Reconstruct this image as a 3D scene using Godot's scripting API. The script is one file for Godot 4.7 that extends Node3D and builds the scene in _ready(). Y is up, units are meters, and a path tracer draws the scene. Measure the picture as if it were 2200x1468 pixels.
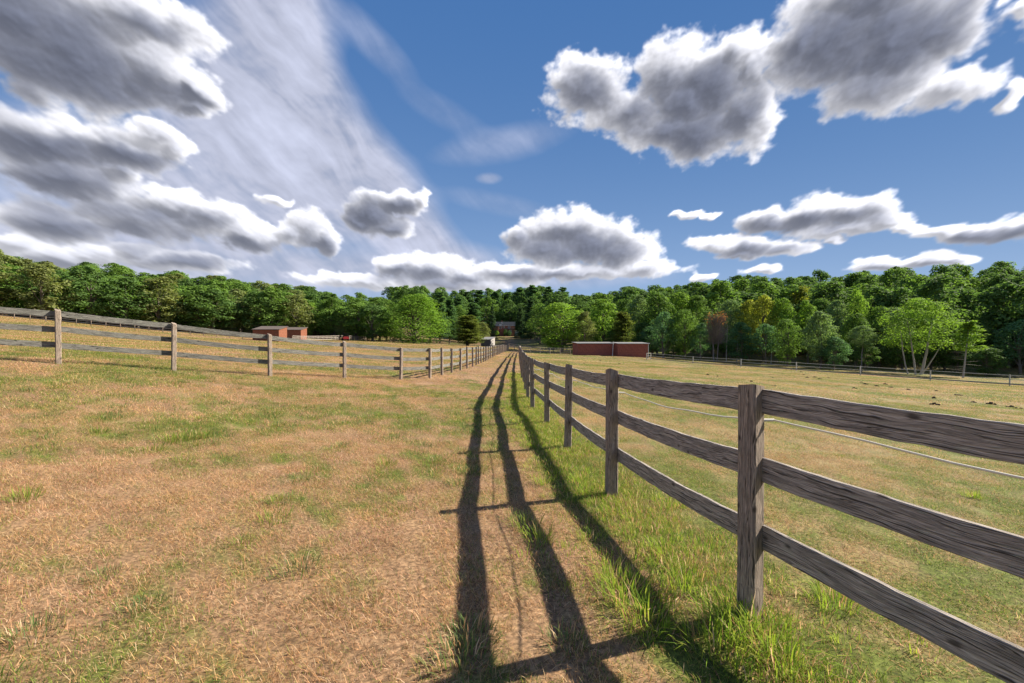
extends Node3D
# A dry horse pasture between weathered board fences, wooded hills behind. y is up, metres; the eye stands 1.64 m above the ground by the near post.

const FRONT_EAST := [
	[11.6, 108, 12.1, 12.7, "bright"], [16.5, 104, 10.0, 5.3, "olive"], [22.9, 112, 13.8, 9.2, "bright"], [25.3, 104, 10.2, 5.3, "cedar"], [30.1, 120, 14.5, 8.1, "mid"],
	[32.1, 114, 15.2, 7.2, "pale"], [35.1, 110, 15.9, 8.1, "mid"], [32.6, 98, 10.2, 6.0, "blue"], [41.2, 112, 15.8, 8.2, "bright"], [37.1, 98, 11.1, 6.0, "mid"],
	[45.0, 110, 15.4, 7.0, "mid"], [39.8, 96, 8.2, 4.7, "blue"], [50.9, 106, 14.3, 6.7, "pale"], [48.3, 96, 8.7, 5.9, "blue"], [54.0, 104, 13.9, 6.6, "yellow"],
	[54.1, 98, 14.6, 6.6, "yellow"], [50.2, 90, 8.3, 5.3, "blue"], [56.9, 96, 13.8, 6.1, "bright"], [51.9, 86, 9.3, 5.3, "mid"], [69.7, 110, 17.2, 7.4, "yellow"],
	[61.7, 95, 13.6, 5.1, "bright"], [55.5, 82, 10.8, 5.5, "pale"], [66.3, 98, 14.1, 6.0, "mid"], [67.8, 95, 13.6, 5.8, "pale"], [56.6, 80, 6.0, 4.3, "blue"],
	[69.8, 92, 15.8, 4.3, "bright"], [64.9, 86, 10.5, 5.3, "mid"], [72.7, 90, 12.2, 5.7, "mid"], [72.5, 86, 12.1, 5.5, "pale"], [79.9, 84, 12.1, 6.0, "dark"],
	[114.5, 112, 17.1, 11.5, "mid"], [113.8, 106, 18.0, 9.8, "dark"], [107.5, 96, 16.5, 8.8, "dark"], [91.6, 86, 11.3, 7.4, "dark"], [87.1, 78, 9.5, 6.7, "blue"],
	[78.1, 80, 7.0, 4.9, "dark"], [78.1, 75, 4.8, 4.8, "dark"], [77.3, 84, 8.2, 6.2, "dark"], [102.0, 86, 14.5, 9.7, "dark"], [113.2, 90, 15.9, 11.0, "mid"],
	[21.7, 125, 12.5, 8.9, "mid"], [19.3, 135, 14.9, 9.7, "dark"], [50.2, 108, 8.7, 5.5, "mid"], [49.2, 112, 7.4, 5.7, "dark"], [31.9, 104, 7.1, 6.4, "blue"],
	[35.3, 100, 5.7, 5.1, "dark"], [30.9, 108, 8.3, 5.5, "dark"], [63.7, 82, 5.5, 4.2, "dark"], [72.1, 84, 6.5, 5.2, "dark"], [24.3, 108, 6.3, 5.5, "dark"],
]
const FRONT_WEST := [
	[-30.1, 140, 15.4, 21.5, "walnut"], [-42.8, 155, 14.7, 10.1, "mid"], [-44.8, 147, 9.8, 7.5, "dark"], [-51.6, 152, 12.5, 9.6, "mid"], [-54.9, 142, 10.9, 9.0, "mid"],
	[-63.7, 152, 10.2, 9.3, "mid"], [-71.0, 156, 12.4, 11.5, "bright"], [-70.9, 146, 9.0, 7.8, "mid"], [-74.9, 146, 9.9, 9.3, "dark"], [-82.8, 150, 10.5, 11.0, "dark"],
	[-80.1, 135, 10.4, 5.8, "tan"], [-80.9, 131, 7.2, 5.4, "tan"], [-86.1, 128, 11.7, 8.1, "tan"], [-94.2, 132, 10.4, 8.9, "blue"], [-101.0, 132, 7.8, 8.4, "dark"],
	[-107.7, 132, 8.4, 9.7, "mid"], [-108.0, 126, 6.9, 8.0, "bright"], [-118.5, 132, 7.5, 9.7, "mid"], [-117.6, 125, 7.0, 7.7, "tan"], [-132.3, 132, 7.5, 9.7, "mid"],
	[-140.1, 132, 7.8, 11.1, "mid"], [-146.0, 131, 8.8, 11.0, "bright"], [-156.6, 132, 8.1, 12.1, "mid"], [-166.0, 132, 7.0, 12.1, "mid"], [-100.8, 121, 5.0, 5.4, "bright"],
	[-51.5, 140, 7.4, 5.7, "tan"], [-62.8, 138, 5.3, 4.8, "bright"], [-75.2, 140, 4.3, 7.2, "blue"], [-82.4, 130, 3.6, 5.3, "tan"], [-99.2, 126, 2.6, 5.9, "dark"],
	[-126.8, 124, 4.9, 6.3, "tan"], [-133.5, 122, 4.7, 6.2, "mid"], [-49.1, 150, 6.6, 7.1, "dark"], [-41.2, 158, 5.5, 8.1, "dark"], [-11.0, 165, 9.0, 6.1, "olive"],
	[-2.5, 240, 15.4, 11.3, "mid"], [-6.5, 255, 17.9, 10.4, "bright"], [-22.3, 190, 15.4, 9.7, "mid"], [10.4, 170, 15.5, 10.4, "mid"], [18.5, 190, 19.0, 11.7, "mid"],
	[4.8, 235, 16.6, 12.0, "dark"], [13.5, 165, 8.3, 7.4, "dark"], [-31.3, 175, 11.8, 10.7, "dark"],
]
const CONIFERS := [
	[-26.9, 170, 20.4, 5.9, "pine"], [-24.0, 175, 19.6, 5.0, "pine"], [-24.8, 250, 23.2, 8.2, "pine"], [-18.3, 255, 24.2, 8.9, "pine"], [-9.2, 250, 25.5, 8.7, "pine"],
	[-2.7, 260, 23.6, 9.0, "pine"], [4.2, 255, 25.1, 8.9, "pine"], [11.8, 250, 26.1, 8.7, "pine"], [20.4, 250, 25.6, 8.7, "pine"], [28.1, 250, 24.4, 8.2, "pine"],
	[-17.2, 205, 18.3, 8.4, "pine"], [-8.6, 200, 16.7, 5.3, "spruce"], [8.4, 205, 19.5, 10.9, "spruce"], [3.9, 212, 15.4, 7.8, "spruce"], [13.3, 200, 16.3, 8.2, "spruce"],
	[-25.3, 215, 20.0, 6.6, "pine"], [-14.0, 143, 10.0, 9.1, "cedar"],
]
const CUMULUS := [
	[34.8, 28.4, 6.3, 4.1], [40.3, 27.0, 6.5, 4.6], [43.6, 26.5, 3.7, 3.1], [38.6, 23.5, 5.4, 2.3], [32.4, 29.1, 3.3, 1.9], [44.2, 21.8, 3.3, 1.8], [47.6, 20.2, 0.9, 1.2], [47.8, 25.8, 1.1, 1.0],
	[39.3, 31.5, 8.8, 3.3], [9.3, 28.8, 5.1, 3.3], [7.3, 30.0, 3.5, 2.2], [14.3, 26.1, 6.6, 2.5], [19.7, 28.9, 4.7, 3.2], [20.7, 26.0, 4.6, 2.7], [23.7, 27.4, 5.9, 4.0], [26.4, 29.8, 2.8, 2.0],
	[22.2, 23.0, 5.5, 3.2], [27.1, 23.8, 3.3, 3.9], [18.1, 23.8, 5.3, 2.1], [28.2, 28.6, 1.8, 2.4], [7.0, 13.9, 6.3, 2.3], [10.4, 12.1, 6.2, 2.6], [4.7, 11.2, 5.2, 2.0], [13.8, 10.6, 3.9, 2.1],
	[0.6, 12.9, 2.0, 1.4], [16.0, 8.9, 3.2, 1.2], [8.1, 8.6, 11.3, 0.9], [-1.2, 8.5, 5.3, 1.3], [-17.1, 15.0, 3.2, 2.4], [-13.8, 16.3, 3.3, 1.7], [-11.3, 17.0, 1.4, 1.3], [-14.9, 13.6, 3.3, 1.2],
	[-18.6, 14.3, 1.8, 1.6], [29.8, 12.9, 3.3, 1.5], [33.2, 13.2, 3.7, 1.8], [36.7, 13.1, 3.4, 1.4], [39.3, 11.6, 2.1, 1.0], [36.0, 11.3, 4.2, 0.7], [41.0, 10.7, 2.0, 0.6], [23.7, 11.2, 2.9, 0.9],
	[27.1, 10.5, 2.8, 1.2], [31.1, 9.9, 3.0, 0.8], [26.6, 9.7, 2.3, 0.4], [45.6, 9.5, 2.9, 0.9], [48.4, 9.4, 2.9, 1.1], [43.2, 9.9, 1.6, 0.7], [39.3, 7.5, 2.8, 0.6], [42.3, 7.6, 1.9, 0.6],
	[44.2, 7.2, 1.1, 0.5], [21.2, 14.5, 1.8, 0.5], [23.5, 14.0, 1.0, 0.4], [28.9, 7.8, 1.8, 0.5], [22.5, 7.4, 1.3, 0.4], [35.2, 10.3, 1.0, 0.4], [-10.4, 8.9, 5.6, 1.8], [-13.8, 9.1, 3.3, 1.2],
	[-5.8, 7.9, 4.1, 1.3], [1.8, 8.5, 4.1, 1.3], [-8.1, 7.2, 8.6, 1.0], [-18.6, 7.2, 6.3, 0.9], [-24.2, 12.8, 2.9, 2.1], [-22.2, 12.0, 1.8, 2.0], [-26.1, 12.1, 1.9, 1.4], [-33.6, 12.7, 4.9, 2.1],
	[-39.3, 11.8, 5.3, 2.0], [-44.8, 10.4, 4.7, 1.8], [-29.8, 11.5, 3.5, 1.8], [-36.4, 13.6, 3.4, 1.6], [-42.6, 8.1, 2.9, 1.0], [-39.3, 8.7, 2.1, 1.0], [-45.1, 7.6, 3.5, 1.1], [-36.4, 8.2, 5.7, 1.1],
	[-47.3, 8.1, 2.2, 1.0], [-44.2, 24.6, 7.9, 5.2], [-38.2, 25.1, 4.7, 3.6], [-34.4, 24.4, 2.4, 1.7], [-46.8, 26.2, 8.4, 3.9], [-39.6, 28.7, 6.6, 2.8], [-34.8, 22.9, 1.6, 0.9], [-45.6, 17.2, 6.4, 2.6],
	[-40.7, 17.8, 4.4, 2.1], [-38.2, 19.6, 3.3, 1.5], [-36.5, 19.0, 1.9, 1.5], [-44.2, 14.4, 5.5, 1.8], [-40.0, 15.7, 1.7, 1.1], [-27.5, 15.4, 2.1, 0.6],
]
const SHADED_CORES := [
	[37.9, 27.1, 7.9, 4.3, 1], [41.0, 27.5, 5.7, 3.3, 1], [34.8, 29.1, 5.1, 2.6, 0.9], [20.7, 26.0, 8.7, 3.8, 0.9], [22.7, 23.6, 5.5, 3.9, 0.95], [9.3, 28.3, 4.8, 2.5, 0.6], [25.2, 27.1, 4.6, 2.9, 0.7], [6.4, 11.8, 8.0, 2.3, 1],
	[10.1, 10.8, 5.7, 1.9, 0.95], [2.9, 8.3, 7.0, 0.8, 0.6], [-16.8, 14.7, 4.1, 2.6, 1], [-14.1, 14.9, 2.8, 1.9, 0.8], [31.5, 12.3, 5.7, 1.3, 0.95], [36.7, 12.4, 3.0, 1.2, 0.8], [27.1, 10.0, 5.6, 0.8, 0.8], [47.0, 9.0, 4.1, 0.9, 1],
	[41.0, 7.1, 4.0, 0.4, 0.7], [-13.2, 8.2, 5.0, 1.2, 0.8], [-9.0, 7.5, 5.7, 0.9, 0.6], [-22.7, 10.9, 2.7, 1.6, 0.8], [-25.2, 9.9, 5.3, 0.9, 0.9], [-39.3, 10.0, 10.6, 1.5, 0.9], [-31.5, 10.1, 6.4, 1.1, 0.9], [-45.6, 12.2, 4.3, 1.4, 1],
	[-34.4, 8.3, 5.2, 0.9, 0.95], [-41.0, 6.8, 7.4, 0.5, 0.6], [-45.1, 23.2, 8.3, 3.1, 1], [-41.0, 22.6, 7.4, 1.7, 1], [-46.5, 26.4, 6.7, 2.6, 0.95], [-48.6, 23.2, 4.9, 4.9, 1], [-44.8, 16.3, 7.2, 1.8, 1], [-45.6, 13.4, 6.9, 2.2, 1],
	[-39.3, 17.3, 5.3, 1.2, 0.85], [-35.6, 23.7, 3.1, 0.7, 0.7], [-36.4, 12.3, 6.1, 1.2, 0.5], [-38.2, 28.4, 3.3, 1.4, 0.5],
]
const VEILS := [
	[-27.1, 29.2, 15.2, 5.2, 0.95, 50], [-22.2, 22.3, 14.4, 6.0, 0.95, 50], [-28.9, 20.3, 13.4, 7.6, 0.92, 30], [-16.0, 17.2, 9.7, 5.4, 0.9, 45], [-11.6, 12.6, 7.3, 3.8, 0.85, 30], [-32.4, 24.8, 10.0, 7.7, 0.9, 0], [-26.1, 33.2, 7.1, 5.2, 0.8, 60], [-8.1, 10.0, 8.0, 2.5, 0.75, 0],
	[-24.7, 14.8, 14.4, 5.0, 0.8, 0], [-1.2, 23.4, 9.9, 2.2, 0.3, -10], [-17.1, 32.2, 6.9, 2.0, 0.25, 30], [-41.0, 8.5, 15.8, 4.7, 0.95, 0], [-41.0, 15.3, 11.5, 5.7, 0.9, 0], [-22.2, 8.3, 22.4, 3.2, 0.9, 0], [2.9, 7.8, 17.0, 1.7, 0.55, 0], [-8.7, 26.5, 6.8, 1.9, 0.2, 20],
	[-2.9, 19.7, 1.8, 0.7, 0.5, 0], [-1.2, 16.7, 9.3, 1.6, 0.2, 10],
]
const TUFTS := [
	[1.33, 2.59, 1, "b"], [1.23, 2.62, 0.9, "b"], [1.36, 2.41, 1, "b"], [1.08, 2.40, 0.9, "b"], [1.39, 2.26, 0.8, "b"], [2.03, 2.85, 0.8, "b"], [0.71, 2.89, 0.9, "b"], [0.78, 2.68, 1, "b"],
	[0.70, 3.12, 0.7, "b"], [-0.26, 2.32, 1, "d"], [-0.23, 2.52, 0.8, "d"], [-5.02, 6.68, 1.1, "g"], [-4.95, 6.87, 1.1, "g"], [-4.82, 7.09, 0.9, "g"], [-4.87, 6.18, 0.8, "g"], [0.80, 5.60, 0.8, "b"],
	[0.84, 5.13, 0.7, "b"], [-0.61, 5.95, 0.9, "d"], [-0.64, 5.42, 0.8, "d"], [0.13, 4.13, 0.8, "g"], [0.02, 4.36, 0.7, "d"], [-2.17, 4.15, 0.8, "g"], [-4.68, 4.38, 0.8, "g"], [-1.52, 3.27, 0.9, "d"],
	[-2.71, 7.18, 0.8, "d"], [-1.71, 6.20, 0.7, "g"], [0.79, 8.09, 0.7, "b"], [0.65, 11.55, 0.6, "b"], [1.20, 3.56, 0.7, "b"], [5.49, 5.42, 0.6, "b"], [0.29, 2.46, 0.7, "d"], [-2.80, 3.11, 0.6, "d"],
	[-2.25, 2.75, 0.7, "d"], [1.16, 3.06, 0.8, "b"], [0.39, 5.48, 0.7, "b"], [-2.37, 4.63, 0.6, "g"], [0.23, 3.82, 0.7, "b"], [-2.63, 2.47, 0.8, "d"], [-6.16, 6.77, 0.8, "g"], [-2.17, 3.66, 0.5, "g"],
]
const MANURE := [
	[30.5, 51.5], [41.9, 68.3], [32.3, 50.4], [28.0, 43.2], [39.1, 61.6], [27.9, 41.3], [31.6, 45.5], [27.0, 34.8], [21.5, 28.6], [29.1, 37.9],
	[26.1, 32.6], [29.6, 36.1], [22.9, 40.0], [15.7, 27.3], [48.0, 76.7], [30.0, 45.1], [27.5, 29.5], [21.4, 23.1], [18.1, 19.5], [21.8, 21.5],
	[22.0, 20.9], [21.8, 19.9], [21.6, 19.4], [10.3, 19.9], [16.4, 31.2], [26.7, 47.1], [30.3, 64.4], [12.8, 54.3], [13.0, 67.0], [7.6, 48.1],
	[16.6, 38.6], [16.6, 36.8], [40.3, 66.9], [26.2, 31.5], [25.6, 29.4], [9.8, 20.4], [10.0, 19.9], [25.4, 25.9],
]
const TERRAIN := [
	[1.41, 2.71, -1.636], [1.1, 5.06, -1.71], [0.92, 7.7, -1.78], [0.75, 10.3, -1.82], [0.6, 12.8, -1.86], [0.5, 15.05, -1.87], [0.5, 21, -1.9], [0.6, 32, -1.9], [0.8, 50, -1.95],
	[1.2, 75, -2.1], [1.8, 98, -2.35], [2.15, 0.38, -1.63], [3.2, -2, -1.62], [0, 0, -1.62], [0, -8, -1.5], [-2, 2, -1.62], [-4, 5, -1.56], [-3, 10, -1.69],
	[-1, 14, -1.8], [-6, 8, -1.36], [-8, 4, -1.2], [-14, 10, -0.28], [-11.6, 11.65, -0.57], [-10, 13.4, -0.863], [-8, 15.05, -1.14], [-6.39, 17.4, -1.39], [-4.65, 19.1, -1.6],
	[-3.69, 20.6, -1.66], [-3.5, 24, -1.72], [-3, 30, -1.76], [-2.6, 48, -1.9], [-1.5, 80, -1.9], [-0.8, 110, -1.8], [-20, 8, 0.3], [-30, 20, 0.5], [-20, 30, -0.5],
	[-30, 60, -0.4], [-60, 50, 1.4], [-94, 84, 4.3], [-80, 93, 2.8], [-51, 95, 0.1], [-54, 116, 0.4], [-60, 152, 0.6], [-46, 126, 0.3], [-47, 152, 0.15],
	[-30, 150, -0.6], [-15, 150, -1.6], [-8, 150, -1.6], [5, 150, -1.6], [-3, 190, -0.8], [-5, 215, 2.4], [-4, 222, 2.9], [-4, 240, 4], [20, 220, 2.5],
	[6, 98, -2.6], [23, 88, -2.9], [30, 92, -3.4], [24, 82, -3.4], [31, 78, -3.8], [35.9, 70.7, -3.95], [53.6, 49, -4.8], [40, 25, -3.6], [15, 8, -2.45],
	[20, 40, -3.05], [10, 60, -2.55], [60, 20, -4.8], [30, -20, -2.8], [-30, -30, 0.6], [0, -60, -1.2], [66, 75, -5.4], [70, 70, -5.6], [42, 95, -4.2],
	[85, 85, -5.2], [30, 115, -3.2], [15, 120, -2.4], [110, 120, 0], [139, 170, 9.6], [80, 200, 9], [60, 160, 3], [40, 190, 4], [0, 290, 14],
	[50, 280, 15], [0, 340, 17], [110, 240, 12], [180, 130, 6], [160, 80, -2], [100, 40, -6], [-112, 100, 5.6], [-140, 125, 7.3], [-215, 190, 27],
	[-270, 240, 33], [-188, 230, 23], [-105, 125, 3.4], [-63, 130, 1.1], [-112, 220, 15], [-160, 160, 15], [-55, 200, 4], [-90, 165, 7], [-20, 230, 4],
	[-30, 300, 13], [-100, 300, 16], [-250, 330, 30], [250, 250, 10], [200, 0, -6], [-200, 0, 8], [0, -200, 0], [250, -200, 0], [-250, -200, 5],
	[400, 400, 8], [-400, 400, 25], [0, 480, 8],
]


const EYE := 1.64
var rng := RandomNumberGenerator.new()
var names := {}
var tps_w := PackedFloat64Array()
var tps_x := PackedFloat64Array()
var tps_z := PackedFloat64Array()
var grid_near := PackedFloat32Array()
var grid_far := PackedFloat32Array()
var grid_wide := PackedFloat32Array()
var green_noise := FastNoiseLite.new()
var fine_noise := FastNoiseLite.new()
var mats := {}
var to_sun := Vector3(0.767, 0.588, -0.255).normalized()

func _ready() -> void:
	rng.seed = 41
	var cam := Camera3D.new()
	cam.name = "camera"
	cam.position = Vector3(0, EYE, 0)
	cam.fov = 73.75
	cam.near = 0.05
	cam.far = 6000.0
	add_child(cam)
	cam.current = true
	var env := Environment.new()
	env.background_mode = Environment.BG_SKY
	env.tonemap_mode = Environment.TONE_MAPPER_LINEAR
	env.tonemap_exposure = 2.4
	env.sdfgi_enabled = true
	env.ssao_enabled = true
	env.ssil_enabled = true
	var sky := Sky.new()
	var pano := PanoramaSkyMaterial.new()
	pano.panorama = make_sky()
	sky.sky_material = pano
	env.sky = sky
	var we := WorldEnvironment.new()
	we.name = "environment"
	we.environment = env
	add_child(we)
	var sun := DirectionalLight3D.new()
	sun.name = "sun"
	sun.light_energy = 1.55
	sun.light_color = Color(1.0, 0.962, 0.885)
	sun.light_angular_distance = 0.53
	sun.shadow_enabled = true
	add_child(sun)
	sun.look_at_from_position(to_sun * 100.0, Vector3.ZERO)

	setup_noise()
	solve_terrain()
	make_materials()
	build_ground()
	build_fences()
	build_sheds()
	build_house()
	build_trees()
	build_small_things()
	build_grass()

# ---------------------------------------------------------------- helpers
func sm(a: float, b: float, x: float) -> float:
	return smoothstep(a, b, x)

func numbered(called: String) -> String:
	if not names.has(called):
		names[called] = 0
		return called
	names[called] += 1
	return "%s_%03d" % [called, names[called]]

func tag(o: Node, label: String, category: String, group := "") -> Node:
	o.set_meta("label", label)
	o.set_meta("category", category)
	if group != "":
		o.set_meta("group", group)
	return o

func thing(called: String, label: String, category: String, at: Vector3, turn := 0.0, group := "") -> Node3D:
	var o := Node3D.new()
	o.name = numbered(called)
	o.position = at
	o.rotation.y = turn
	add_child(o)
	tag(o, label, category, group)
	return o

func part(called: String, mesh: Mesh, m: Material, parent: Node, at := Transform3D.IDENTITY) -> MeshInstance3D:
	var o := MeshInstance3D.new()
	o.name = called
	o.mesh = mesh
	o.material_override = m
	o.transform = at
	parent.add_child(o, true)
	return o

func lin(r: float, g: float, b: float) -> Color:
	return Color(r, g, b).linear_to_srgb()

func array_mesh(v: PackedVector3Array, idx: PackedInt32Array, col := PackedColorArray(), uv := PackedVector2Array(), nor := PackedVector3Array()) -> ArrayMesh:
	var a := []
	a.resize(Mesh.ARRAY_MAX)
	a[Mesh.ARRAY_VERTEX] = v
	a[Mesh.ARRAY_INDEX] = idx
	if col.size() > 0:
		a[Mesh.ARRAY_COLOR] = col
	if uv.size() > 0:
		a[Mesh.ARRAY_TEX_UV] = uv
	if nor.size() > 0:
		a[Mesh.ARRAY_NORMAL] = nor
	var m := ArrayMesh.new()
	m.add_surface_from_arrays(Mesh.PRIMITIVE_TRIANGLES, a)
	return m

func quad(st: SurfaceTool, a: Vector3, b: Vector3, c: Vector3, d: Vector3) -> void:
	# a b c d anticlockwise seen from outside
	for p in [a, c, b, a, d, c]:
		st.add_vertex(p)

func box(st: SurfaceTool, lo: Vector3, hi: Vector3) -> void:
	var p := []
	for i in 8:
		p.append(Vector3(hi.x if i & 1 else lo.x, hi.y if i & 2 else lo.y, hi.z if i & 4 else lo.z))
	quad(st, p[4], p[5], p[7], p[6])
	quad(st, p[1], p[0], p[2], p[3])
	quad(st, p[5], p[1], p[3], p[7])
	quad(st, p[0], p[4], p[6], p[2])
	quad(st, p[6], p[7], p[3], p[2])
	quad(st, p[0], p[1], p[5], p[4])

func surface() -> SurfaceTool:
	var st := SurfaceTool.new()
	st.begin(Mesh.PRIMITIVE_TRIANGLES)
	st.set_smooth_group(-1)
	return st

func done(st: SurfaceTool) -> ArrayMesh:
	st.generate_normals()
	return st.commit()

func box_mesh(lo: Vector3, hi: Vector3) -> ArrayMesh:
	var st := surface()
	box(st, lo, hi)
	return done(st)

func tube(pts: Array, radii: Array, sides := 6) -> ArrayMesh:
	var v := PackedVector3Array()
	var idx := PackedInt32Array()
	var nor := PackedVector3Array()
	tube_into(v, idx, nor, pts, radii, sides)
	return array_mesh(v, idx, PackedColorArray(), PackedVector2Array(), nor)

func tube_into(v: PackedVector3Array, idx: PackedInt32Array, nor: PackedVector3Array, pts: Array, radii: Array, sides: int) -> void:
	var base := v.size()
	for i in pts.size():
		var d: Vector3 = (pts[mini(i + 1, pts.size() - 1)] - pts[maxi(i - 1, 0)]).normalized()
		var u := d.cross(Vector3.FORWARD if absf(d.z) < 0.8 else Vector3.RIGHT).normalized()
		var w := d.cross(u)
		for k in sides:
			var a := TAU * k / sides
			var n := u * cos(a) + w * sin(a)
			v.append(pts[i] + n * float(radii[i]))
			nor.append(n)
	for i in pts.size() - 1:
		for k in sides:
			var a := base + i * sides + k
			var b := base + i * sides + (k + 1) % sides
			for q in [a, a + sides, b, b, a + sides, b + sides]:
				idx.append(q)

# ---------------------------------------------------------------- sky
func splat(f: PackedFloat32Array, w: int, h: int, per_deg: float, b: Array, amount: float, mode: int) -> void:
	# adds an ellipse of directions (azimuth, elevation, half widths in degrees) to the field f; mode 0 joins by maximum, 1 by union of opacity
	var ca: float = deg_to_rad(b[5]) if b.size() > 5 else 0.0
	var c := cos(ca)
	var s := sin(ca)
	var reach: float = maxf(b[2], b[3]) * 1.6 if b.size() > 5 else 0.0
	var rx: float = maxf(reach, b[2] * 1.6)
	var ry: float = maxf(reach, b[3] * 1.6)
	var x0 := int(floor((b[0] - rx + 180.0) * per_deg))
	var x1 := int(ceil((b[0] + rx + 180.0) * per_deg))
	var y0 := maxi(0, int(floor((90.0 - b[1] - ry) * per_deg)))
	var y1 := mini(h - 1, int(ceil((90.0 - b[1] + ry) * per_deg)))
	for y in range(y0, y1 + 1):
		var de: float = 90.0 - (y + 0.5) / per_deg - b[1]
		for x in range(x0, x1 + 1):
			var da: float = (x + 0.5) / per_deg - 180.0 - b[0]
			var p: float = (da * c - de * s) / b[2]
			var q: float = (da * s + de * c) / b[3]
			var r := sqrt(p * p + q * q)
			if r > 1.6:
				continue
			var k := y * w + posmod(x, w)
			if mode == 0:
				f[k] = maxf(f[k], amount * (1.0 - r))
			else:
				var t := clampf(1.25 - r, 0.0, 1.0)
				var o := amount * t * t * (3.0 - 2.0 * t)
				f[k] = 1.0 - (1.0 - f[k]) * (1.0 - o)

func make_sky() -> ImageTexture:
	var per_deg := 2048.0 / 360.0
	var w := 2048
	var h := 520
	var cumulus := PackedFloat32Array()
	cumulus.resize(w * h)
	cumulus.fill(-0.6)
	var shade := PackedFloat32Array()
	shade.resize(w * h)
	var veil := PackedFloat32Array()
	veil.resize(w * h)
	for b in CUMULUS:
		splat(cumulus, w, h, per_deg, b, 1.0, 0)
	for b in SHADED_CORES:
		splat(shade, w, h, per_deg, b.slice(0, 4), b[4], 1)
	for b in VEILS:
		splat(veil, w, h, per_deg, b, b[4], 1)
	# the same kind of sky goes on all round and overhead
	var r := RandomNumberGenerator.new()
	r.seed = 7
	for i in 46:
		var az := 56.0 + r.randf() * 248.0
		az = az - 360.0 if az > 180.0 else az
		var el := 6.0 + 52.0 * pow(r.randf(), 1.4)
		var size := 2.0 + el * 0.09 + r.randf() * 3.0
		for j in 4:
			splat(cumulus, w, h, per_deg, [az + r.randf_range(-1.3, 1.3) * size, el + r.randf_range(-0.3, 0.4) * size, size * r.randf_range(0.6, 1.1), size * r.randf_range(0.3, 0.55)], 1.0, 0)
		splat(shade, w, h, per_deg, [az, el - 0.15 * size, size * 1.1, size * 0.45], 0.85, 1)
	for i in 22:
		var az := 60.0 + r.randf() * 240.0
		splat(veil, w, h, per_deg, [az - 360.0 if az > 180.0 else az, 8.0 + r.randf() * 60.0, 8.0 + r.randf() * 10.0, 3.0 + r.randf() * 4.0, 0.7, r.randf_range(-40, 50)], 0.55, 1)
	var n1 := FastNoiseLite.new()
	n1.seed = 3
	n1.noise_type = FastNoiseLite.TYPE_SIMPLEX_SMOOTH
	n1.fractal_octaves = 6
	n1.fractal_gain = 0.6
	n1.frequency = 0.11
	var n2 := FastNoiseLite.new()
	n2.seed = 9
	n2.noise_type = FastNoiseLite.TYPE_SIMPLEX
	n2.fractal_octaves = 4
	n2.frequency = 0.16
	var n3 := FastNoiseLite.new()
	n3.seed = 21
	n3.fractal_octaves = 5
	n3.fractal_gain = 0.6
	n3.frequency = 0.05
	var n4 := FastNoiseLite.new()
	n4.seed = 31
	n4.noise_type = FastNoiseLite.TYPE_CELLULAR
	n4.cellular_return_type = FastNoiseLite.RETURN_DISTANCE
	n4.fractal_octaves = 4
	n4.fractal_gain = 0.5
	n4.fractal_lacunarity = 2.1
	n4.frequency = 0.13
	var fields := [cumulus, shade, veil, w, h, per_deg, n1, n2, n3, n4]
	# the whole dome coarse, the part that a walker on this pasture looks at fine
	var full := Image.create(1024, 512, false, Image.FORMAT_RGBF)
	for y in 512:
		var el := 90.0 - (y + 0.5) * 180.0 / 512.0
		for x in 1024:
			full.set_pixel(x, y, sky_color(fposmod((x + 0.5) * 360.0 / 1024.0 + 180.0, 360.0) - 180.0, el, fields) if el > -2.0 else Color(0.16, 0.15, 0.11))
	full.resize(4096, 2048, Image.INTERPOLATE_CUBIC)
	# straight ahead (-z) is the first column
	var side := int(58.0 * 4096.0 / 360.0)
	var y0 := int((90.0 - 42.0) * 4096.0 / 360.0)
	for y in range(y0, 1030):
		var el := 90.0 - (y + 0.5) * 360.0 / 4096.0
		for x in range(-side, side):
			full.set_pixel(posmod(x, 4096), y, sky_color((x + 0.5) * 360.0 / 4096.0, el, fields))
	return ImageTexture.create_from_image(full)

func look(f: PackedFloat32Array, w: int, h: int, x: float, y: float) -> float:
	x -= 0.5
	y = clampf(y - 0.5, 0.0, h - 1.01)
	var xi := int(floor(x))
	var yi := int(y)
	var fx := x - xi
	var fy := y - yi
	var a := posmod(xi, w)
	var b := posmod(xi + 1, w)
	var k := yi * w
	return lerpf(lerpf(f[k + a], f[k + b], fx), lerpf(f[k + w + a], f[k + w + b], fx), fy)

func cloud_grain(n1: FastNoiseLite, n4: FastNoiseLite, u: float, v: float) -> float:
	return 0.34 * n1.get_noise_2d(u * 1.7, v * 1.7) - 0.42 * (n4.get_noise_2d(u * 1.6, v * 1.6) + 0.52)

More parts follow.
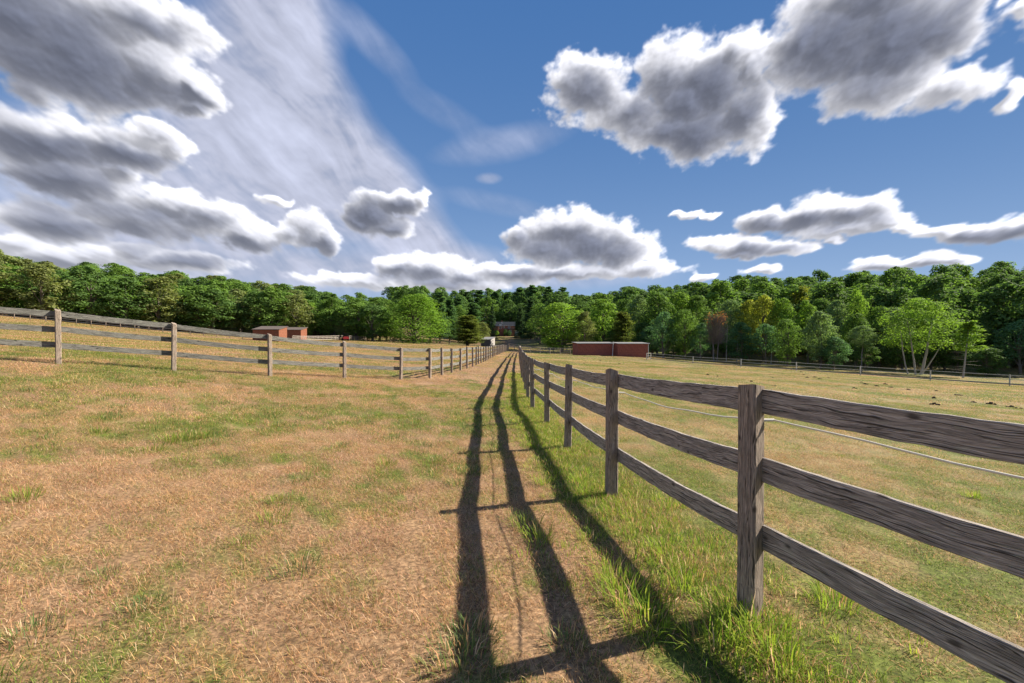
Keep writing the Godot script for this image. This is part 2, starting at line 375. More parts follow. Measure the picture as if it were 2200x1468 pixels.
func sky_color(az: float, el: float, F: Array) -> Color:
	var w: int = F[3]
	var h: int = F[4]
	var per: float = F[5]
	var n1: FastNoiseLite = F[6]
	var n2: FastNoiseLite = F[7]
	var n3: FastNoiseLite = F[8]
	var n4: FastNoiseLite = F[9]
	var e := maxf(el, 0.0)
	var t := 1.0 - exp(-e / 17.0)
	var blue := Vector3(0.225, 0.385, 0.64).lerp(Vector3(0.036, 0.122, 0.330), t)
	var haze := exp(-e / 6.5)
	blue = blue.lerp(Vector3(0.46, 0.54, 0.66), haze * 0.72)
	# clouds flatten and shrink towards the horizon
	var sc := 1.0 + 9.0 / (e + 4.5)
	var u := az * sc * cos(deg_to_rad(e)) * 0.85
	var v := el * sc * 1.30
	# thin high veil
	var fv := look(F[2], w, h, (az + 180.0) * per, (90.0 - el) * per)
	if fv > 0.01:
		# ice cloud drawn out in long fibres
		var along := az * 0.74 - el * 0.67 + 1.2 * n2.get_noise_2d(az * 0.3, el * 0.3)
		var across := az * 0.67 + el * 0.74 + 1.6 * n2.get_noise_2d(az * 0.25 + 30.0, el * 0.25)
		var fibre := n3.get_noise_2d(along * 1.6, across * 9.0)
		var broad := n3.get_noise_2d(az * 1.3 + 90.0, el * 2.4)
		var a := clampf(fv * (1.10 + 0.26 * fibre + 0.55 * broad) - 0.05, 0.0, 0.94)
		blue = blue.lerp(Vector3(0.46, 0.485, 0.605) * (0.98 + 0.28 * broad + 0.22 * fibre), a)
	var wx := n2.get_noise_2d(u, v)
	var wy := n2.get_noise_2d(u + 71.0, v + 13.0)
	var warp := 1.5 / (sc * sc)
	var gx := (az + wx * warp * 1.3 + 180.0) * per
	var gy := (90.0 - el - wy * warp * 0.8) * per
	var c := look(F[0], w, h, gx, gy)
	if c > -0.58:
		var d := c + cloud_grain(n1, n4, u, v) + 0.10 * sm(16.0, 8.0, e)
		if d > -0.14:
			# light through the cloud: dimmed by its depth and by what lies between here and the sun
			var depth := look(F[1], w, h, (az + wx * 0.9 * warp + 180.0) * per, (90.0 - el - wy * 0.9 * warp) * per)
			var d2 := look(F[0], w, h, gx + per * 0.45, gy - per * 0.40) + cloud_grain(n1, n4, u + 0.32, v + 0.40)
			var d3 := look(F[0], w, h, gx + per * 1.3, gy - per * 1.1) + cloud_grain(n1, n4, u + 0.95, v + 1.15)
			var wisp := n3.get_noise_2d(az * 9.0, el * 14.0)
			var alpha := sm(-0.13, 0.28, d + 0.13 * wisp)
			var before := maxf(d2, 0.0) * 0.9 + maxf(d3, 0.0) * 0.8
			var tau := before * 0.75 + depth * (0.85 + 1.9 * maxf(d, 0.0)) + 0.35 * maxf(d, 0.0)
			var flank := clampf((d - d2) * 1.6, -0.25, 0.6)
			var through := exp(-1.02 * tau)
			var col := Vector3(0.118, 0.132, 0.184) * (1.0 + 0.9 * flank) + Vector3(1.04, 1.02, 1.02) * through * (0.85 + 0.5 * flank)
			col = col.lerp(Vector3(0.50, 0.54, 0.66), haze * 0.4)
			blue = blue.lerp(col, alpha)
	blue *= 0.515
	return Color(blue.x, blue.y, blue.z)

# ---------------------------------------------------------------- land
func setup_noise() -> void:
	green_noise.seed = 12
	green_noise.noise_type = FastNoiseLite.TYPE_SIMPLEX_SMOOTH
	green_noise.fractal_octaves = 3
	green_noise.frequency = 0.22
	fine_noise.seed = 5
	fine_noise.noise_type = FastNoiseLite.TYPE_SIMPLEX
	fine_noise.fractal_octaves = 3
	fine_noise.frequency = 1.3

func solve_terrain() -> void:
	# a thin-plate surface through the surveyed points
	var n := TERRAIN.size()
	var m := n + 3
	for p in TERRAIN:
		tps_x.append(p[0] / 100.0)
		tps_z.append(p[1] / 100.0)
	var A := []
	for i in m:
		var row := PackedFloat64Array()
		row.resize(m + 1)
		if i < n:
			for j in n:
				var r2 := (tps_x[i] - tps_x[j]) ** 2 + (tps_z[i] - tps_z[j]) ** 2
				row[j] = r2 * log(r2 + 1e-12) if i != j else 1e-5
			row[n] = 1.0
			row[n + 1] = tps_x[i]
			row[n + 2] = tps_z[i]
			row[m] = TERRAIN[i][2]
		else:
			for j in n:
				row[j] = 1.0 if i == n else (tps_x[j] if i == n + 1 else tps_z[j])
		A.append(row)
	for c in m:
		var best := c
		for i in range(c + 1, m):
			if absf(A[i][c]) > absf(A[best][c]):
				best = i
		var swap = A[c]
		A[c] = A[best]
		A[best] = swap
		var pr: PackedFloat64Array = A[c]
		for i in range(c + 1, m):
			var ri: PackedFloat64Array = A[i]
			var f := ri[c] / pr[c]
			if f != 0.0:
				for j in range(c, m + 1):
					ri[j] -= f * pr[j]
				A[i] = ri
	tps_w.resize(m)
	for c in range(m - 1, -1, -1):
		var row: PackedFloat64Array = A[c]
		var s := row[m]
		for j in range(c + 1, m):
			s -= row[j] * tps_w[j]
		tps_w[c] = s / row[c]
	fill_grid(grid_near, -24.0, -10.0, 0.6, 80, 80)
	fill_grid(grid_far, -260.0, -60.0, 4.0, 131, 106)
	fill_grid(grid_wide, -1000.0, -1000.0, 50.0, 41, 41)

func fill_grid(g: PackedFloat32Array, x0: float, z0: float, step: float, nx: int, nz: int) -> void:
	var n := tps_x.size()
	for iz in nz:
		for ix in nx:
			var x := clampf(x0 + ix * step, -400.0, 400.0) / 100.0
			var z := clampf(z0 + iz * step, -250.0, 480.0) / 100.0
			var s := tps_w[n] + tps_w[n + 1] * x + tps_w[n + 2] * z
			for k in n:
				var dx := x - tps_x[k]
				var dz := z - tps_z[k]
				var r2 := dx * dx + dz * dz + 1e-12
				s += tps_w[k] * r2 * log(r2)
			g.append(s + EYE)

func from_grid(g: PackedFloat32Array, x0: float, z0: float, step: float, nx: int, nz: int, x: float, z: float) -> float:
	var fx := clampf((x - x0) / step, 0.0, nx - 1.001)
	var fz := clampf((z - z0) / step, 0.0, nz - 1.001)
	var ix := int(fx)
	var iz := int(fz)
	fx -= ix
	fz -= iz
	var k := iz * nx + ix
	return lerpf(lerpf(g[k], g[k + 1], fx), lerpf(g[k + nx], g[k + nx + 1], fx), fz)

func ground(x: float, d: float) -> float:
	# d is the distance ahead, -z
	if x > -23.5 and x < 23.0 and d > -9.5 and d < 37.0:
		return from_grid(grid_near, -24.0, -10.0, 0.6, 80, 80, x, d)
	if x > -259.0 and x < 259.0 and d > -59.0 and d < 359.0:
		return from_grid(grid_far, -260.0, -60.0, 4.0, 131, 106, x, d)
	return from_grid(grid_wide, -1000.0, -1000.0, 50.0, 41, 41, x, d)

func at(x: float, d: float, up := 0.0) -> Vector3:
	return Vector3(x, ground(x, d) + up, -d)

func lane_edge_west(d: float) -> float:
	return lerpf(-4.6, -3.6, sm(18.0, 22.0, d)) + 2.6 * sm(20.0, 115.0, d)

func lane_edge_east(d: float) -> float:
	return 0.55 + 0.9 * sm(14.0, 2.0, d) + 1.3 * sm(30.0, 98.0, d)

func greenness(x: float, d: float) -> float:
	# how green the turf is: what grows where, from the pasture itself
	var g := 0.37 + 0.55 * green_noise.get_noise_2d(x, d * 0.8) + 0.24 * fine_noise.get_noise_2d(x * 0.6, d * 0.6) + 0.42 * fine_noise.get_noise_2d(x * 1.3 + 40.0, d * 1.1)
	var fence := absf(x - lane_edge_east(d))
	if d < 22.0 and d > -3.0:
		g += 0.40 * exp(-fence * fence / 0.5)          # ungrazed strip along the boards
		var foot := x - lane_edge_east(d) + 0.55
		g += 0.30 * exp(-foot * foot / 0.10)
		foot += 0.85
		g += 0.24 * exp(-foot * foot / 0.03) * sm(-0.2, 0.3, green_noise.get_noise_2d(x * 2.0, d * 2.0))
	if x > lane_edge_east(d):
		g += 0.10 + 0.06 * sin(x * 0.7 + d * 0.21)       # the grazed paddock
	elif d > 16.0 and x > lane_edge_west(d):
		g -= 0.22                                        # the worn lane
	elif d > 7.5 and d < 13.0:
		g += 0.14
	elif d < 6.0 and x < 0.5:
		g -= 0.16
	if d > 120.0:
		g += 0.1
	return clampf(g, 0.0, 1.0)

func make_noise_tex(size: int, freq: float, oct: int, lo: float, hi: float, sd: int) -> NoiseTexture2D:
	var n := FastNoiseLite.new()
	n.seed = sd
	n.frequency = freq
	n.fractal_octaves = oct
	n.fractal_gain = 0.65
	var t := NoiseTexture2D.new()
	t.width = size
	t.height = size
	t.seamless = true
	t.noise = n
	var g := Gradient.new()
	g.set_color(0, Color(lo, lo, lo))
	g.set_color(1, Color(hi, hi, hi))
	t.color_ramp = g
	return t

func plain(c: Color, rough := 0.9) -> StandardMaterial3D:
	var m := StandardMaterial3D.new()
	m.albedo_color = c
	m.roughness = rough
	m.metallic_specular = 0.3
	return m

func leafy(c: Color, back: Color) -> StandardMaterial3D:
	var m := plain(c, 0.75)
	m.vertex_color_use_as_albedo = true
	m.cull_mode = BaseMaterial3D.CULL_DISABLED
	m.backlight_enabled = true
	m.backlight = back
	m.metallic_specular = 0.25
	return m

func wood_texture(sd: int, dark: Vector3, pale: Vector3, lichen: float) -> Array:
	# grain runs along u; checks, knots and lichen are matter on the board
	var w := 1024
	var h := 256
	var n := FastNoiseLite.new()
	n.seed = sd
	n.fractal_octaves = 4
	n.frequency = 1.0
	var n2 := FastNoiseLite.new()
	n2.seed = sd + 50
	n2.fractal_octaves = 3
	n2.frequency = 1.0
	var rk := RandomNumberGenerator.new()
	rk.seed = sd
	var knots := []
	for k in 3:
		knots.append(Vector3(rk.randf_range(0.05, 0.95), rk.randf_range(0.15, 0.85), rk.randf_range(0.08, 0.16)))
	var img := Image.create(w, h, false, Image.FORMAT_RGB8)
	var hm := Image.create(w, h, false, Image.FORMAT_RGB8)
	for y in h:
		for x in w:
			var fx := x / 1024.0
			var fy := y / 256.0
			var bend := n2.get_noise_2d(fx * 5.0, fy * 2.0) * 0.10
			var grain := n.get_noise_2d(fx * 5.0, (fy + bend) * 24.0)
			var grain2 := n.get_noise_2d(fx * 22.0 + 30.0, (fy + bend) * 60.0)
			var patch := n2.get_noise_2d(fx * 7.0 + 60.0, fy * 3.0)
			var check := sm(0.24, 0.40, n.get_noise_2d(fx * 4.0 + 11.0, (fy + bend) * 15.0 + 5.0))
			var rot := sm(0.08, 0.38, patch) * sm(-0.15, 0.35, grain2 + 0.25 * grain)
			var t := clampf(0.52 + 0.60 * grain + 0.62 * grain2, 0.0, 1.0)
			var c := dark.lerp(pale, t)
			c = c.lerp(dark * 0.28, clampf(check * 0.85 + rot * 0.65, 0.0, 0.92))
			for kn: Vector3 in knots:
				var kd: float = Vector2((fx - kn.x) * 9.0, fy - kn.y).length() / kn.z + 0.5 * grain2
				if kd < 1.2:
					c = c.lerp(dark * 0.38, (1.0 - sm(0.35, 1.2, kd)) * 0.8)
			var li := sm(0.44, 0.52, n2.get_noise_2d(fx * 16.0 + 200.0, fy * 4.5 + 20.0)) * lichen
			c = c.lerp(Vector3(0.36, 0.40, 0.30), li * (0.65 + 0.3 * grain2))
			img.set_pixel(x, y, Color(c.x, c.y, c.z).linear_to_srgb())
			var hv := clampf(0.6 + 0.25 * grain + 0.22 * grain2 - 0.5 * check - 0.3 * rot, 0.0, 1.0)
			hm.set_pixel(x, y, Color(hv, hv, hv))
	return [ImageTexture.create_from_image(img), ImageTexture.create_from_image(hm)]

func wood_material(tex: Array, tint: Color) -> StandardMaterial3D:
	var m := plain(tint, 0.88)
	m.albedo_texture = tex[0]
	m.heightmap_enabled = true
	m.heightmap_texture = tex[1]
	m.heightmap_scale = 0.5
	return m

func make_materials() -> void:
	var turf := plain(Color.WHITE, 0.97)
	turf.vertex_color_use_as_albedo = true
	turf.uv1_triplanar = true
	turf.uv1_world_triplanar = true
	turf.uv1_scale = Vector3(0.9, 0.9, 0.9)
	turf.albedo_texture = make_noise_tex(512, 0.045, 5, 0.42, 1.0, 4)
	mats.turf = turf
	mats.blade = leafy(Color.WHITE, lin(0.9, 0.9, 0.75))
	mats.board = wood_material(wood_texture(1, Vector3(0.12, 0.099, 0.086), Vector3(0.54, 0.475, 0.42), 0.35), Color.WHITE)
	mats.board_mossy = wood_material(wood_texture(6, Vector3(0.055, 0.053, 0.048), Vector3(0.29, 0.28, 0.255), 0.6), Color.WHITE)
	mats.post = wood_material(wood_texture(3, Vector3(0.115, 0.090, 0.072), Vector3(0.50, 0.40, 0.325), 0.2), Color.WHITE)
	mats.bark = plain(lin(0.15, 0.125, 0.105), 0.95)
	mats.bark_pale = plain(lin(0.34, 0.31, 0.28), 0.9)
	mats.bark_grey = plain(lin(0.17, 0.15, 0.135), 0.95)
	for k in LEAF:
		mats["leaf_" + k] = leafy(lin(LEAF[k][0], LEAF[k][1], LEAF[k][2]), lin(LEAF[k][3], LEAF[k][4], LEAF[k][5]))
	for k in ["red:0.46,0.155,0.115", "brown_red:0.38,0.15,0.09"]:
		var q = k.split(":")
		var c = q[1].split_floats(",")
		var m := plain(lin(c[0], c[1], c[2]), 0.85)
		m.uv1_triplanar = true
		m.uv1_world_triplanar = true
		m.uv1_scale = Vector3(0.8, 0.25, 0.8)
		m.albedo_texture = make_noise_tex(256, 0.03, 4, 0.62, 1.0, 8)
		mats[q[0]] = m
	mats.roof_grey = plain(lin(0.22, 0.215, 0.22), 0.8)
	mats.roof_dark = plain(lin(0.032, 0.036, 0.045), 1.0)
	mats.roof_dark.metallic_specular = 0.05
	mats.roof_brown = plain(lin(0.12, 0.095, 0.085), 0.85)
	mats.trim = plain(lin(0.70, 0.69, 0.67), 0.7)
	mats.grey_wall = plain(lin(0.13, 0.125, 0.135), 0.9)
	mats.white_and_sunlit_wall = plain(lin(0.45, 0.42, 0.40), 0.85)  # outbuilding white; on the grey shed it paints sunlight onto the end walls
	mats.teal = plain(lin(0.30, 0.42, 0.42), 0.7)
	mats.glass = plain(lin(0.02, 0.024, 0.03), 0.08)
	mats.dark = plain(lin(0.02, 0.02, 0.022), 0.6)
	mats.cord = plain(lin(0.62, 0.60, 0.55), 0.6)
	mats.dung = plain(lin(0.045, 0.036, 0.026), 1.0)
	mats.rail_thin = plain(lin(0.42, 0.40, 0.36), 0.85)
	mats.paint_red = plain(lin(0.30, 0.03, 0.035), 0.4)
	mats.tyre = plain(lin(0.018, 0.018, 0.018), 0.9)
	var brick := plain(lin(0.42, 0.20, 0.14), 0.9)
	brick.uv1_triplanar = true
	brick.uv1_world_triplanar = true
	brick.uv1_scale = Vector3(1.2, 1.2, 1.2)
	brick.albedo_texture = make_noise_tex(256, 0.08, 3, 0.6, 1.0, 15)
	mats.brick = brick

# reflectance and transmittance of a thin leaf together, then the tint of the light it lets through
const LEAF := {
	"mid": [0.225, 0.356, 0.083, 0.95, 1.0, 0.55], "bright": [0.324, 0.492, 0.083, 0.95, 1.0, 0.55], "dark": [0.178, 0.291, 0.090, 0.95, 1.0, 0.55],
	"blue": [0.182, 0.335, 0.161, 0.95, 1.0, 0.55], "pale": [0.304, 0.423, 0.185, 0.95, 1.0, 0.55], "yellow": [0.491, 0.501, 0.083, 0.95, 1.0, 0.55],
	"olive": [0.300, 0.325, 0.120, 0.95, 1.0, 0.55], "tan": [0.340, 0.385, 0.155, 0.95, 1.0, 0.55], "walnut": [0.295, 0.472, 0.074, 0.95, 1.0, 0.55],
	"pine": [0.164, 0.291, 0.129, 0.95, 1.0, 0.55], "spruce": [0.105, 0.179, 0.099, 0.95, 1.0, 0.55], "cedar": [0.274, 0.318, 0.083, 0.95, 1.0, 0.55],
	"rust": [0.666, 0.260, 0.111, 0.95, 1.0, 0.55],
}

func build_ground() -> void:
	var v := PackedVector3Array()
	var col := PackedColorArray()
	var idx := PackedInt32Array()
	var nor := PackedVector3Array()
	var rings := 210
	var spokes := 420
	var radii := [0.0]
	for i in rings:
		radii.append(0.25 * pow(2600.0 / 0.25, float(i) / (rings - 1)))
	for i in radii.size():
		for k in spokes:
			var a := TAU * k / spokes
			var x: float = sin(a) * radii[i]
			var d: float = cos(a) * radii[i]
			var y := ground(x, d)
			var e := maxf(0.15, radii[i] * 0.01)
			nor.append(Vector3(ground(x - e, d) - ground(x + e, d), 2.0 * e, -(ground(x, d - e) - ground(x, d + e))).normalized())
			v.append(Vector3(x, y, -d))
			var g := greenness(x, d)
			var dry := Vector3(0.56, 0.345, 0.190)
			if d > 16.0 and x > lane_edge_west(d) and x < lane_edge_east(d):
				dry = Vector3(0.55, 0.345, 0.205)
			if x > lane_edge_east(d):
				dry = Vector3(0.50, 0.375, 0.170)
			var live := Vector3(0.215, 0.25, 0.055)
			var speck := fine_noise.get_noise_2d(x * 3.0, d * 3.0)
			var c := dry.lerp(live, sm(0.28, 0.8, g + 0.35 * speck)) * (0.86 + 0.3 * speck)
			col.append(Color(c.x, c.y, c.z))
	for i in radii.size() - 1:
		for k in spokes:
			var a := i * spokes + k
			var b := i * spokes + (k + 1) % spokes
			for q in [a, a + spokes, b, b, a + spokes, b + spokes]:
				idx.append(q)
	var o := MeshInstance3D.new()
	o.name = "ground"
	o.mesh = array_mesh(v, idx, col, PackedVector2Array(), nor)
	o.material_override = mats.turf
	o.set_meta("kind", "structure")
	o.set_meta("label", "dry grazed pasture rolling up to wooded hills")
	add_child(o)

# ---------------------------------------------------------------- fences
func beam(half_h: float, half_t: float, segs: int, wave: float, bow: float, slant: float, sd: int, stretch := 1.0) -> ArrayMesh:
	# a sawn timber from x = 0 to 1, its grain along x, edges eased and worn
	var r := RandomNumberGenerator.new()
	r.seed = sd
	var n := FastNoiseLite.new()
	n.seed = sd
	n.frequency = 1.0
	n.fractal_octaves = 3
	var ch := minf(half_h, half_t) * 0.22
	var prof := [Vector2(half_t, -half_h + ch), Vector2(half_t, half_h - ch), Vector2(half_t - ch, half_h), Vector2(-half_t + ch, half_h), Vector2(-half_t, half_h - ch), Vector2(-half_t, -half_h + ch), Vector2(-half_t + ch, -half_h), Vector2(half_t - ch, -half_h)]
	var rows := []
	for i in segs + 1:
		var t := float(i) / segs
		var row := []
		var arc := 4.0 * t * (1.0 - t)
		var twist := n.get_noise_2d(t * 2.0, 90.0) * 0.05
		for p in prof:
			var y: float = p.y + wave * n.get_noise_2d(t * 7.0, signf(p.y) * 10.0 + 3.0) - bow * arc
			var z: float = p.x + 0.4 * wave * n.get_noise_2d(t * 4.0, signf(p.x) * 14.0 + 40.0) + twist * p.y + bow * 0.8 * arc * n.get_noise_2d(5.0, sd)
			var x := t
			if i == segs:
				x += (slant * p.y + slant * 0.7 * p.x) * stretch + wave * stretch * 0.8 * n.get_noise_2d(p.x * 80.0, p.y * 80.0)
			row.append(Vector3(x, y, z))
		rows.append(row)
	var st := surface()
	var u0 := r.randf()
	var v0 := r.randf()
	for k in 8:
		var m := (k + 1) % 8
		var va: float = (prof[k].y / half_h * 0.5 + 0.5) * 0.9 + (0.0 if k < 4 else 0.37) + v0
		var vb: float = (prof[m].y / half_h * 0.5 + 0.5) * 0.9 + (0.0 if k < 4 else 0.37) + v0
		if k == 2 or k == 6:
			vb = va + half_t / half_h * 0.9
		for i in segs:
			var q := [rows[i][k], rows[i + 1][k], rows[i + 1][m], rows[i][m]]
			var uv := [Vector2(u0 + float(i) / segs, va), Vector2(u0 + float(i + 1) / segs, va), Vector2(u0 + float(i + 1) / segs, vb), Vector2(u0 + float(i) / segs, vb)]
			for j in [0, 1, 2, 0, 2, 3]:
				st.set_uv(uv[j])
				st.add_vertex(q[j])
	for e in [0, segs]:
		for k in range(1, 7):
			for j in ([0, k, k + 1] if e == 0 else [0, k + 1, k]):
				st.set_uv(Vector2(u0 + 0.1 * prof[j].x / half_t * 0.2, v0 + 0.1 * prof[j].y / half_h))
				st.add_vertex(rows[e][j])
	return done(st)

var boards := []
var boards_far := []
var post_meshes := []
var post_far: ArrayMesh

func upright(length: float, turn: float, lean_x: float, lean_z: float, foot: Vector3) -> Transform3D:
	# a beam stood on end
	var b := Basis(Vector3.UP, turn) * Basis(Vector3.RIGHT, lean_x) * Basis(Vector3.BACK, lean_z)
	return Transform3D(Basis(b * Vector3(0, length, 0), b * Vector3(-1, 0, 0), b * Vector3(0, 0, 1)), foot)

func board_fence(label: String, pts: Array, side: float, height: float, rails: Array, board: String, near := false, group := "") -> Node3D:
	var root := thing("board_fence", label, "fence", at(pts[0][0], pts[0][1]), 0.0, group)
	var o := root.position
	var feet := []
	for i in pts.size():
		var p: Array = pts[i]
		var off := 0.03 if near and i > 4 else 0.0
		var foot := at(p[0] + rng.randf_range(-off, off), p[1] + rng.randf_range(-off, off), rng.randf_range(-off, off))
		feet.append(foot)
		var a: Array = pts[maxi(i - 1, 0)]
		var b: Array = pts[mini(i + 1, pts.size() - 1)]
		var turn: float = atan2(-(b[0] - a[0]), b[1] - a[1]) + rng.randf_range(-0.12, 0.12)
		if p.size() > 2:
			turn += p[2]
		var h := height + rng.randf_range(-0.03, 0.03)
		var t := upright(h + 0.35, turn, rng.randf_range(-0.015, 0.015), rng.randf_range(-0.02, 0.02), foot - o - Vector3(0, 0.35, 0))
		part("post", post_meshes[rng.randi() % post_meshes.size()] if near else post_far, mats.post, root, t)
	for i in feet.size() - 1:
		var along: Vector3 = feet[i + 1] - feet[i]
		var out := along.cross(Vector3.UP).normalized() * side * 0.072
		var gap := along.normalized() * 0.003
		for rh in rails:
			var A: Vector3 = feet[i] + Vector3(0, rh + rng.randf_range(-0.015, 0.015), 0) + out + gap - o
			var B: Vector3 = feet[i + 1] + Vector3(0, rh + rng.randf_range(-0.015, 0.015), 0) + out - gap - o
			var x := B - A
			var z := x.cross(Vector3.UP).normalized()
			var y := z.cross(x).normalized()
			var set := boards if near else boards_far
			var flip := -1.0 if rng.randf() < 0.5 else 1.0
			var mat := board
			part("rail", set[rng.randi() % set.size()], mats[mat], root, Transform3D(Basis(x, y, z * flip) if flip > 0.0 else Basis(-x, y, -z), A if flip > 0.0 else B))
	return root

func line_of(pts: Array, step: float) -> Array:
	# posts evenly along a line of corners
	var out := [pts[0]]
	for i in pts.size() - 1:
		var a := Vector2(pts[i][0], pts[i][1])
		var b := Vector2(pts[i + 1][0], pts[i + 1][1])
		var n := maxi(1, roundi(a.distance_to(b) / step))
		for k in range(1, n + 1):
			var q := a.lerp(b, float(k) / n)
			out.append([q.x, q.y])
	return out

func build_fences() -> void:
	for i in 7:
		boards.append(beam(0.071, 0.014, 26, 0.007, 0.012 + 0.006 * (i % 3), 0.0, 100 + i))
	for i in 4:
		boards_far.append(beam(0.071, 0.014, 4, 0.007, 0.015, 0.0, 120 + i))
	for i in 6:
		post_meshes.append(beam(0.056, 0.056, 14, 0.006, 0.004, 0.18 + 0.1 * (i % 3), 140 + i, 0.6))
	post_far = beam(0.056, 0.056, 3, 0.004, 0.003, 0.12, 160, 0.6)
	var rails := [1.285, 0.885, 0.475]
	var east := [[3.55, -1.95], [2.15, 0.38], [1.41, 2.71, 0.42], [1.10, 5.06, 0.2], [0.92, 7.6], [0.75, 10.1], [0.60, 12.6], [0.52, 15.05]]
	east.append_array(line_of([[0.5, 17.5], [0.52, 21], [0.62, 34], [0.85, 52], [1.2, 75], [1.8, 98]], 2.44))
	board_fence("weathered dark grey board fence with a pale rope strung behind it, along the lane", east, 1.0, 1.37, rails, "board", true)
	var west := [[-18.4, 4.7], [-16.7, 6.4], [-15.0, 8.2], [-13.3, 9.9], [-11.6, 11.65], [-10.0, 13.4], [-8.05, 15.1], [-6.4, 17.3], [-4.65, 19.1], [-3.72, 20.6]]
	west.append_array(line_of([[-3.55, 23.0], [-2.75, 32], [-2.43, 48], [-1.7, 78], [-0.85, 109]], 2.44))
	board_fence("mossy grey board fence turning a corner and following the lane", west, -1.0, 1.37, rails, "board_mossy", true)
	board_fence("pale three-rail board fence across the sloping paddock ending at the red shelters", line_of([[-118, 78], [-94, 86], [-54.4, 96.5]], 2.44), -1.0, 1.3, rails, "board")
	board_fence("sunlit pale board fence between the red shelters and the small red vehicle", line_of([[-47.6, 98.6], [-46.5, 125]], 2.44), 1.0, 1.3, rails, "board")
	board_fence("grey board fence below the big walnut tree, reaching the cedar and grey shed", line_of([[-45.6, 127.5], [-47.5, 150], [-16, 150], [-10.2, 148]], 2.44), -1.0, 1.3, rails, "board")
	board_fence("dark wooden barrier of three rails closing the end of the lane", line_of([[-0.75, 112.0], [1.95, 107.0]], 2.44), 1.0, 1.25, rails, "board")
	board_fence("thin distant board fence across the mown field below the brick house", line_of([[-9, 190], [22, 186]], 3.0), 1.0, 1.3, rails, "board")
	board_fence("low board fence from the lane corner to the end of the long red shed", line_of([[1.95, 98.6], [12.0, 93.6]], 2.44), 1.0, 1.3, rails, "board")
	# the light fence along the wood: slim posts, two slim pale rails and a dark bottom board
	var wood := [[24.6, 83.2], [25.6, 84.0], [31.0, 78.0], [35.7, 71.0], [40.6, 65.0], [45.9, 60.0], [50.0, 54.4], [53.8, 49.2], [57.6, 44.0], [61.5, 38.6]]
	var root := thing("rail_fence", "light fence of slim posts and thin pale rails along the edge of the wood", "fence", at(wood[0][0], wood[0][1]))
	for i in wood.size():
		part("post", post_far, mats.rail_thin, root, upright(1.6, 0.6, 0, rng.randf_range(-0.02, 0.02), at(wood[i][0], wood[i][1], -0.35) - root.position))
		if i + 1 < wood.size():
			for rh in [1.16, 0.72, 0.22]:
				var A := at(wood[i][0], wood[i][1], rh) - root.position
				var B := at(wood[i + 1][0], wood[i + 1][1], rh) - root.position
				var x := B - A
				var z := x.cross(Vector3.UP).normalized()
				var s := 1.0 if rh < 0.3 else 0.42
				part("rail", boards_far[i % 4], mats.board if rh < 0.3 else mats.rail_thin, root, Transform3D(Basis(x * 0.995, z.cross(x).normalized() * s, z), A + z * 0.072 + x * 0.0025))
	# pale cord on the paddock side of the boards, held by insulators
	var hold := [[2.15, 0.38, 1.08], [1.41, 2.71, 1.17], [1.10, 5.06, 1.14], [0.92, 7.6, 1.13], [0.75, 10.1, 1.1], [0.60, 12.6, 1.08], [0.52, 15.05, 1.06]]
	var cord := thing("fence_cord", "pale rope strung in slack loops behind the dark board fence", "rope", at(1.41, 2.71))
	var line := []
	var rad := []
	for i in hold.size() - 1:
		var A := at(hold[i][0], hold[i][1], hold[i][2])
		var B := at(hold[i + 1][0], hold[i + 1][1], hold[i + 1][2])
		for k in 14:
			var t := k / 14.0
			var sag := 0.0 if i == 0 else 0.025 + 0.03 * (i % 2)
			line.append(A.lerp(B, t) + Vector3(0.15, -sag * 4.0 * t * (1.0 - t) + 0.006 * sin(t * 17.0 + i) * sin(t * PI), 0) - cord.position)
			rad.append(0.0055)
		if i > 0:
			part("insulator", tube([A + Vector3(0.06, 0, 0) - cord.position, A + Vector3(0.15, 0, 0) - cord.position], [0.009, 0.009], 6), mats.cord, cord)
	part("rope", tube(line, rad, 6), mats.cord, cord)

# ---------------------------------------------------------------- sheds and house
func ribbed_wall(w: float, y0: float, h0: float, h1: float) -> ArrayMesh:
	# vertical boarding in the xy plane facing +z, its top running from h0 to h1
	var st := surface()
	var n := maxi(2, roundi(w / 0.2))
	for i in n:
		var xa := -w / 2 + w * i / n
		var xb := -w / 2 + w * (i + 0.86) / n
		var xc := -w / 2 + w * (i + 1.0) / n
		var ya := lerpf(h0, h1, float(i) / n)
		var yb := lerpf(h0, h1, (i + 0.86) / n)
		var yc := lerpf(h0, h1, (i + 1.0) / n)
		quad(st, Vector3(xa, y0, 0.03), Vector3(xb, y0, 0.03), Vector3(xb, yb, 0.03), Vector3(xa, ya, 0.03))
		quad(st, Vector3(xb, y0, 0.03), Vector3(xb, y0, 0.0), Vector3(xb, yb, 0.0), Vector3(xb, yb, 0.03))
		quad(st, Vector3(xb, y0, 0.0), Vector3(xc, y0, 0.0), Vector3(xc, yc, 0.0), Vector3(xb, yb, 0.0))
		quad(st, Vector3(xc, y0, 0.0), Vector3(xc, y0, 0.03), Vector3(xc, yc, 0.03), Vector3(xc, yc, 0.0))
	quad(st, Vector3(w / 2, y0, -0.04), Vector3(-w / 2, y0, -0.04), Vector3(-w / 2, h0, -0.04), Vector3(w / 2, h1, -0.04))
	return done(st)

